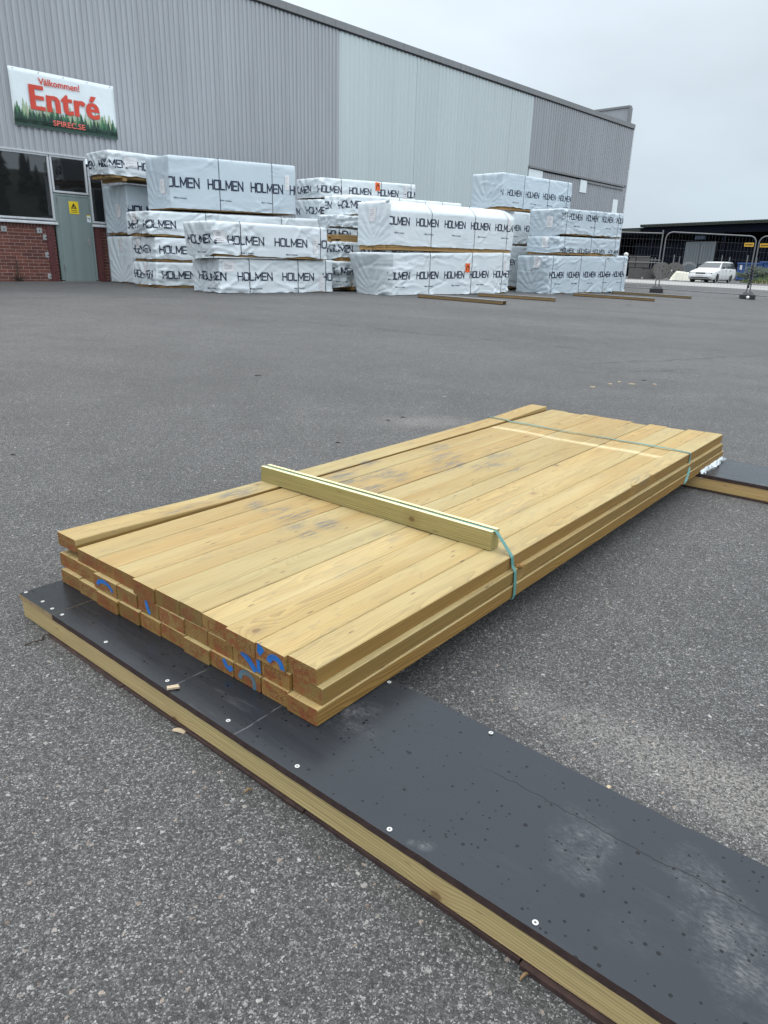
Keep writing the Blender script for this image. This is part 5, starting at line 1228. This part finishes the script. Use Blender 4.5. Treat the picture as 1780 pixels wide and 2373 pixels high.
# ---------------------------------------------------------------- open dark hall in the distance
hL = far(1405, 620, 92); hR = far(1830, 620, 78)
hv = Vector((hR.x - hL.x, hR.y - hL.y, 0)); HL = hv.length; hyaw = math.atan2(hv.y, hv.x)
hg = gz(hL.x, hL.y) + H
hall = thing('open_hall', 'long dark open fronted storage hall with grey double doors behind the fence', 'building', (hL.x, hL.y, hg), hyaw)
def hx(u): # position along the hall for a pixel column
    r = ray(u, 600); A_ = np.array([hL.x, hL.y]); Dv = np.array([hv.x, hv.y]) / HL; a = np.array([r[0], r[1]])
    m = np.array([[a[0], -Dv[0]], [a[1], -Dv[1]]]); k = np.linalg.solve(m, A_); return float(k[1])
def hz(u, v): # height on the hall front
    x = hx(u); q = Vector((hL.x, hL.y, 0)) + hv.normalized() * x; r = ray(u, v); k = math.hypot(q.x, q.y) / math.hypot(r[0], r[1]); return float(r[2] * k) + H - hg
zr = hz(1600, 515); zE = zr - .42
x0, x1 = -6.0, HL + 25
xs = hx(1478)
mb = MB(); n = int((x1 - xs) / .35)
for i in range(n): mb.box(xs + i * .35, xs + i * .35 + .20, -.35, 24, zr - .18, zr - .02)
mb.box(xs, x1, -.3, 24, zr - .30, zr - .185); rf = mb.build('roof', M['roofdark'], hall)
mb = MB(); mb.box(x0, xs - .01, -.3, 24, zr - .75, zr - .45); mb.build('roof', M['roofdark'], hall)
mb = MB(); mb.box(x0, x1, 7.5, 7.7, -.2, zr - .31); mb.box(x0, x1, 7.7, 24, -.2, .0); mb.build('back_wall', M['navy'], hall)
mb = MB(); mb.box(x0, x0 + .2, -.2, 7.5, -.2, zr - .8); mb.build('side_wall', M['navy'], hall)
mb = MB(); mb.box(x0, x1, .1, .3, zr - 1.0, zr - .32); mb.build('eaves_beam', M['navy'], hall)
zb = hz(1650, 535); mb = MB(); mb.box(hx(1552), x1, .6, .75, zb - .14, zb + .14); mb.build('cross_beam', M['beam'], hall)
for u in (1500, 1665, 1790): 
    x = hx(u); mb = MB(); mb.box(x - .1, x + .1, .35, .55, -.2, zr - .32); mb.build('column', M['navy'], hall)
d0, d1 = hx(1574), hx(1637); zd = hz(1600, 563); zg = hz(1600, 630)
for a, b in ((d0, (d0 + d1) / 2 - .04), ((d0 + d1) / 2 + .04, d1)):
    mb = MB(); mb.box(a, b, .9, 1.0, -.1, zd); q = mb.build('door', M['halldoor'], hall, bevel=.02)
    mb = MB()
    for k in range(1, 5): xx = a + (b - a) * k / 5; mb.box(xx - .03, xx + .03, .86, .898, .1, zd - .1)
    mb.build('door_rib', M['halldoor'], q)
a, b = (d0 + d1) / 2 + .1, (d0 + d1) / 2 + 1.0; mb = MB()
for bb in ((a, b, zd * .40, zd * .40 + .05), (a, a + .05, 0, zd * .4), (b - .05, b, 0, zd * .4)): mb.box(bb[0], bb[1], .835, .858, bb[2], bb[3])
mb.build('wicket_frame', M['navy'], hall)
mb = MB(); mb.box(d0 - .15, d0 - .01, .88, 1.02, -.1, zd + .15); mb.box(d1 + .01, d1 + .15, .88, 1.02, -.1, zd + .15); mb.box(d0, d1, .88, 1.02, zd + .02, zd + .15); mb.build('door_frame', M['halldoor'], hall)
lx = hx(1605); mb = MB(); mb.box(lx - .6, lx + .6, .55, .9, zd + .35, zd + .75); mb.build('lamp_housing', M['beam'], hall, bevel=.08)
lo = [(hx(1450), hx(1572)), (hx(1640), x1)]
for a, b in lo:
    mb = MB(); k = int((b - a) / .9)
    for i in range(k): mb.box(a + (b - a) * i / k, a + (b - a) * (i + .93) / k, 1.3, 1.4, .9, 3.6)
    mb.build('wall_panel', M['navy'], hall)
    mb = MB(); mb.box(a, b, 1.25, 1.45, -.1, .88); mb.build('plinth', M['darkconc'], hall)
# ---------------------------------------------------------------- things standing before the hall
def place(u, dist): p = at_ground(u, dist); return p, math.atan2(-p.x, p.y)
def drum(label, u, dist, r_, turn=0.0):
    p, yaw = place(u, dist); t_ = thing('cable_drum', label, 'cable drum', p, yaw + turn, 'old wooden cable drums by the hall')
    for y_ in (-.32, .26):
        mb = MB(); mb.disc((0, y_, r_), (0, 1, 0), r_, .06, 36); fl = mb.build('flange', M['drum'], t_, bevel=.01)
        if y_ < 0:
            mb = MB()
            for k in range(6): a = k * math.pi / 3 + .3; mb.disc((math.cos(a) * r_ * .55, y_ - .003, r_ + math.sin(a) * r_ * .55), (0, -1, 0), .045, .01, 10)
            mb.disc((0, y_ - .003, r_), (0, -1, 0), .07, .01, 12); mb.build('bolt_hole', M['dark'], fl)
    mb = MB(); mb.disc((0, -.259, r_), (0, 1, 0), r_ * .55, .518, 28); mb.build('core', M['drum'], t_)
    return t_
drum('left large grey cable drum behind the fence post', 1527, 66, .68, .25)
d2 = drum('right large grey cable drum beside the cream tarpaulin', 1557.5, 66, .68, -.15)
mb = MB(); mb.disc((-.14, -.345, .72), (0, -1, 0), .06, .02, 12); mb.build('centre_cap', M['bulb'], d2)
p, yaw = place(1589, 66.5); wc = thing('wire_coil', 'loose coil of pale plastic pipe behind the cream tarpaulin', 'coil', p, yaw); mb = MB(); rw = random.Random(4)
for k in range(16):
    r_ = rw.uniform(.52, .72); y_ = rw.uniform(-.3, .3); tl = rw.uniform(-.12, .12)
    mb.tube([(r_ * math.cos(t), y_ + tl * math.sin(t), .72 + r_ * math.sin(t)) for t in np.linspace(0, 2 * math.pi, 25)], .018, 5)
mb.build('pipe', M['tarp'] if False else M['steel'], wc, smooth=True)
p, yaw = place(1582, 63.5); tp_ = thing('tarp_pile', 'cream tarpaulin draped over a low sloping pile beside the white car', 'tarpaulin', p, yaw); mb = MB(); vs = []; n, m = 26, 12
for i in range(n + 1):
    for j in range(m + 1):
        x = -1.05 + 2.3 * i / n; y = -.5 + 1.0 * j / m; f = j / m; prof = min(1, max(0, (x + 1.05) / .45)) ** .8; top = (.70 - .10 * (x + .6)) * prof
        z = top * min(1, 3.2 * f, 3.2 * (1 - f) + .2) + .03 * noise.noise((x * 5, y * 5, 2)) + .02 * math.sin(y * 30 + x * 4) * prof
        vs.append((x, y, max(-.01, z)))
mb.add(vs, [(i * (m + 1) + j, (i + 1) * (m + 1) + j, (i + 1) * (m + 1) + j + 1, i * (m + 1) + j + 1) for i in range(n) for j in range(m)]); mb.build('sheet', M['tarp'], tp_, smooth=True)
p, yaw = place(1488, 67); st_ = thing('concrete_blocks', 'dark weathered stack of concrete blocks and planks behind the fence', 'block stack', p, yaw)
for (xa, xb, za, zb_, mt) in ((-1.25, -.15, 0, .85, 'darkconc'), (-.75, .35, .90, 1.75, 'darkconc'), (.0, .95, 0, .80, 'darkconc'), (-1.3, 1.05, .86, .885, 'beam'), (-1.3, -.8, .90, 1.7, 'darkconc')):
    mb = MB(); mb.box(xa, xb, -.4, .4, za, zb_); mb.build('block' if mt == 'darkconc' else 'plank', M[mt], st_, bevel=.02)
mb = MB(); mb.box(-1.4, .35, -.45, .45, 1.77, 1.80); mb.box(.35, 1.2, -.40, .40, 1.5, 1.55); mb.box(-1.5, 1.3, -.5, -.45, 1.30, 1.36); mb.build('plank', M['palelane'], st_)
for k, x in enumerate((.5, .75, 1.05)): 
    mb = MB(); mb.bar((x, -.3, 0), (x, -.3, 1.72), .035); mb.build('pole', M['steel'], st_)
la, lz = ont(1451, 590.5, 12.85)
bl = thing('capped_post', 'white rounded post cap showing just above the right end of the front pack stack', 'post', wp(la, 12.85, 0), YAW)
lg = gz(bl.location.x, bl.location.y) + H
mb = MB(); mb.bar((0, 0, lg), (0, 0, lz - .02), .035); mb.build('post', M['steel'], bl)
bm = bmesh.new(); bmesh.ops.create_uvsphere(bm, u_segments=16, v_segments=10, radius=.085); me = bpy.data.meshes.new('cap'); bm.to_mesh(me); bm.free(); me.materials.append(M['bulb']); o = link(bpy.data.objects.new('cap', me), bl); o.location = (0, 0, lz)
for i, (u, vt, vb, dist) in enumerate(((1552.5, 591, 612, 70), (1565.5, 595, 611, 70), (1662.5, 592, 613, 70), (1680.5, 596, 614, 70), (1721, 592, 634, 69), (1742.5, 598, 634, 69))):
    lab = ['leftmost thin grey post above the cable drums', 'thin grey post just right of the leftmost one above the cable drums', 'thin grey post behind the roof of the white car', 'thin grey post behind the rear roof of the white car', 'thin grey post in front of the blue container', 'rightmost thin grey post, next to the chained fence posts'][i]
    p = at_ground(u, dist); top = far(u, vt, dist); t_ = thing('fence_post', lab, 'post', p, 0, 'thin steel posts before the hall')
    mb = MB(); mb.bar((0, 0, 0), (0, 0, top.z - p.z), .045); mb.build('post', M['steel'], t_); mb = MB(); mb.bar((0, 0, top.z - p.z), (0, 0, top.z - p.z + .03), .05); mb.build('cap', M['halldoor'], t_)
def container(label, u0, u1, dist, ztop_v):
    a, b = at_ground(u0, dist), at_ground(u1, dist - 1.5); d = b - a; L = math.hypot(d.x, d.y); yaw = math.atan2(d.y, d.x); hgt = far(u0, ztop_v, dist).z - a.z
    t_ = thing('blue_container', label, 'container', a, yaw, 'blue waste containers by the hall')
    mb = MB(); prof = []; x = 0
    while x < L: prof += [(x, 0), (x + .18, 0), (x + .22, .06), (x + .40, .06)]; x += .44
    prof = [(min(a_, L), y_) for a_, y_ in prof]; prof += [(L, 0), (L, 1.6), (0, 1.6)]
    mb.poly(prof, .1, hgt - .1); mb.build('body', M['container'], t_)
    mb = MB(); mb.box(-.05, L + .05, -.08, .02, hgt - .098, hgt + .02); mb.box(-.05, L + .05, 1.6, 1.68, hgt - .098, hgt + .02); mb.build('rim', M['container'], t_, bevel=.01)
    mb = MB(); mb.box(-.02, L + .02, .02, 1.58, 0, .098); mb.build('skid', M['dark'], t_)
    return t_, hgt
c1, h1 = container('blue waste container with a white notice, behind the car', 1702, 1752, 74, 609)
mb = MB(); mb.box(.28, .50, -.03, -.01, h1 * .62, h1 * .88); mb.build('notice', M['paper'], c1)
container('blue waste container cut by the right edge', 1754, 1800, 73, 606)

# ---------------------------------------------------------------- the white estate car
cp = at_ground(1647, 58.5); tocam = math.atan2(-cp.y, -cp.x)
car = thing('estate_car', 'white estate car parked beyond the fence', 'car', cp, tocam - math.radians(19.6))
# local x forward, y to the car's left (picture right), z up; origin under the middle
LC, WC = 4.72, 1.76
def loft(secs, closed=True):
    mb = MB(); n = len(secs[0]); vs = [p for s in secs for p in s]
    fs = [(i * n + k, i * n + (k + 1) % n, (i + 1) * n + (k + 1) % n, (i + 1) * n + k) for i in range(len(secs) - 1) for k in range(n)]
    fs += [tuple(range(n - 1, -1, -1)), tuple(range((len(secs) - 1) * n, len(secs) * n))]; mb.add(vs, fs); return mb
def sec(x, zlo, zhi, hw, tuck=.06, n=1): # body cross-section: slightly barrelled sides
    return [(x, -hw + tuck, zlo), (x, -hw, zlo + .12), (x, -hw - .01, (zlo + zhi) / 2), (x, -hw + .02, zhi - .08), (x, -hw + .10, zhi), (x, hw - .10, zhi), (x, hw - .02, zhi - .08), (x, hw + .01, (zlo + zhi) / 2), (x, hw, zlo + .12), (x, hw - tuck, zlo)]
body = [(2.36, .32, .52, .74), (2.30, .24, .68, .82), (2.15, .20, .74, .86), (1.55, .19, .84, .88), (.98, .19, .93, .88), (.2, .19, .95, .885), (-1.0, .19, .95, .885), (-2.0, .20, .95, .87), (-2.26, .26, .94, .84), (-2.36, .34, .80, .80)]
bo = loft([sec(*b) for b in body]).build('body', M['carpaint'], car, smooth='auto', bevel=.01)
def gsec(x, z0_, z1_, h0, h1): return [(x, -h0, z0_), (x, -h1, z1_ - .04), (x, -h1 + .06, z1_), (x, h1 - .06, z1_), (x, h1, z1_ - .04), (x, h0, z0_)]
gh = [gsec(.98, .92, .95, .80, .79), gsec(.20, .93, 1.36, .82, .64), gsec(-.2, .93, 1.42, .82, .63), gsec(-1.2, .93, 1.43, .82, .63), gsec(-2.0, .93, 1.39, .80, .62), gsec(-2.30, .93, .97, .77, .76)]
loft(gh).build('cabin', M['carpaint'], car, smooth='auto')
def quad_on(name, mat, pts, parent, th=.012):
    mb = MB(); pts = [Vector(p) for p in pts]; nn = (pts[1] - pts[0]).cross(pts[2] - pts[0]).normalized()
    vs = pts + [p + nn * th for p in pts]; n = len(pts)
    mb.add(vs, [tuple(range(n - 1, -1, -1)), tuple(range(n, 2 * n))] + [(i, (i + 1) % n, n + (i + 1) % n, n + i) for i in range(n)]); return mb.build(name, mat, parent)
quad_on('windscreen', M['carglass'], [(.90, -.72, .98), (.90, .72, .98), (.25, .58, 1.335), (.25, -.58, 1.335)], car)
for sgn in (1, -1):
    for (xa, xb, xc, xd) in ((.74, -.16, -.16, .28), (-.24, -1.06, -1.06, -.24), (-1.14, -2.08, -1.94, -1.14)):
        pts = [(xa, .826 * sgn, .97), (xb, .826 * sgn, .97), (xc, .665 * sgn, 1.35), (xd, .665 * sgn, 1.35)]
        if sgn > 0: pts = pts[::-1]
        quad_on('side_window', M['carglass'], pts, car, .016)
    mb = MB(); mb.box(.55, .72, .88 * sgn - .10 * (sgn < 0), .88 * sgn + .10 * (sgn > 0), .94, 1.06); mb.build('mirror', M['rubber'], car, bevel=.02)
    mb = MB(); mb.box(2.21, 2.325, min(.36 * sgn, .80 * sgn), max(.36 * sgn, .80 * sgn), .545, .665); mb.build('headlight', M['carglass'] if False else M['chrome'], car, bevel=.02)
    for xw in (1.45, -1.22):
        mb = MB(); mb.disc((xw, .70 * sgn, .31), (0, sgn, 0), .31, .19, 24); wl = mb.build('wheel', M['rubber'], car, bevel=.02)
        mb = MB(); mb.disc((xw, .892 * sgn, .31), (0, sgn, 0), .20, .006, 18); mb.build('rim', M['rim'], wl)
        mb = MB(); mb.disc((xw, .878 * sgn, .33), (0, sgn, 0), .36, .008, 24, .315); mb.build('wheel_arch', M['carpaint'], car)
    for xh in (.0, -.95):
        mb = MB(); mb.box(xh - .09, xh + .09, min(.895 * sgn, .915 * sgn), max(.895 * sgn, .915 * sgn), .80, .84); mb.build('door_handle', M['rubber'], car)
    mb = MB(); mb.bar((-.1, .56 * sgn, 1.455), (-1.9, .56 * sgn, 1.44), .015); mb.build('roof_rail', M['rubber'], car)
mb = MB(); mb.box(2.28, 2.345, -.34, .34, .54, .67); mb.build('grille', M['rubber'], car, bevel=.015)
mb = MB(); mb.box(2.20, 2.42, -.82, .82, .33, .50); mb.build('bumper', M['carpaint'], car, bevel=.04)
mb = MB(); mb.box(2.38, 2.428, -.6, .6, .30, .36); mb.build('air_intake', M['rubber'], car)
mb = MB(); mb.box(2.422, 2.436, -.26, .26, .38, .49); npl = mb.build('number_plate', M['paper'], car)
mb = MB()
for k in range(6): mb.box(2.4365, 2.439, -.2 + k * .07, -.16 + k * .07, .41, .46)
mb.build('plate_marks', M['plate'], npl)
mb = MB(); mb.box(-2.2, 2.2, -.7, .7, .14, .24); mb.build('underbody', M['rubber'], car)

# ---------------------------------------------------------------- wooded hill behind the camera (it mirrors in the warehouse windows)
def forest():
    mb = MB(); rg = random.Random(12)
    for k in range(420):
        d = rg.uniform(105, 165); az = math.radians(rg.uniform(70, 175)); x, y = math.sin(az) * d, math.cos(az) * d
        base = (d - 95) * .30 - 1 + 5 * math.sin(az * 3); h = rg.uniform(6, 12); r = h * .19; z = base - 2
        for j in range(4):
            z0 = z + h * (.12 + .2 * j); rr = r * (1 - .2 * j); z1 = z0 + h * .34; n = 7; a0 = rg.uniform(0, 6)
            vs = [(x + rr * rg.uniform(.75, 1.2) * math.cos(a0 + 6.283 * i / n), y + rr * rg.uniform(.75, 1.2) * math.sin(a0 + 6.283 * i / n), z0 + rg.uniform(-.4, .4)) for i in range(n)] + [(x, y, z1)]
            mb.add(vs, [(i, (i + 1) % n, n) for i in range(n)])
        mb.bar((x, y, z - 2), (x, y, z + h * .3), .2, 5)
    o = mb.build('forest', M['dgreen']); tag(o, kind='stuff')
    mb = MB(); vs = []; n, m = 40, 6
    for i in range(n + 1):
        az = math.radians(55 + 135 * i / n)
        for j in range(m):
            d = 80 + 20 * j; vs.append((math.sin(az) * d, math.cos(az) * d, max(-1.5, (d - 95) * .30 - 2 + 4 * math.sin(az * 3)) if j else -1.5))
    mb.add(vs, [(i * m + j, (i + 1) * m + j, (i + 1) * m + j + 1, i * m + j + 1) for i in range(n) for j in range(m - 1)])
    o = mb.build('hill', M['dgreen'], smooth=True); tag(o, kind='structure')
forest()
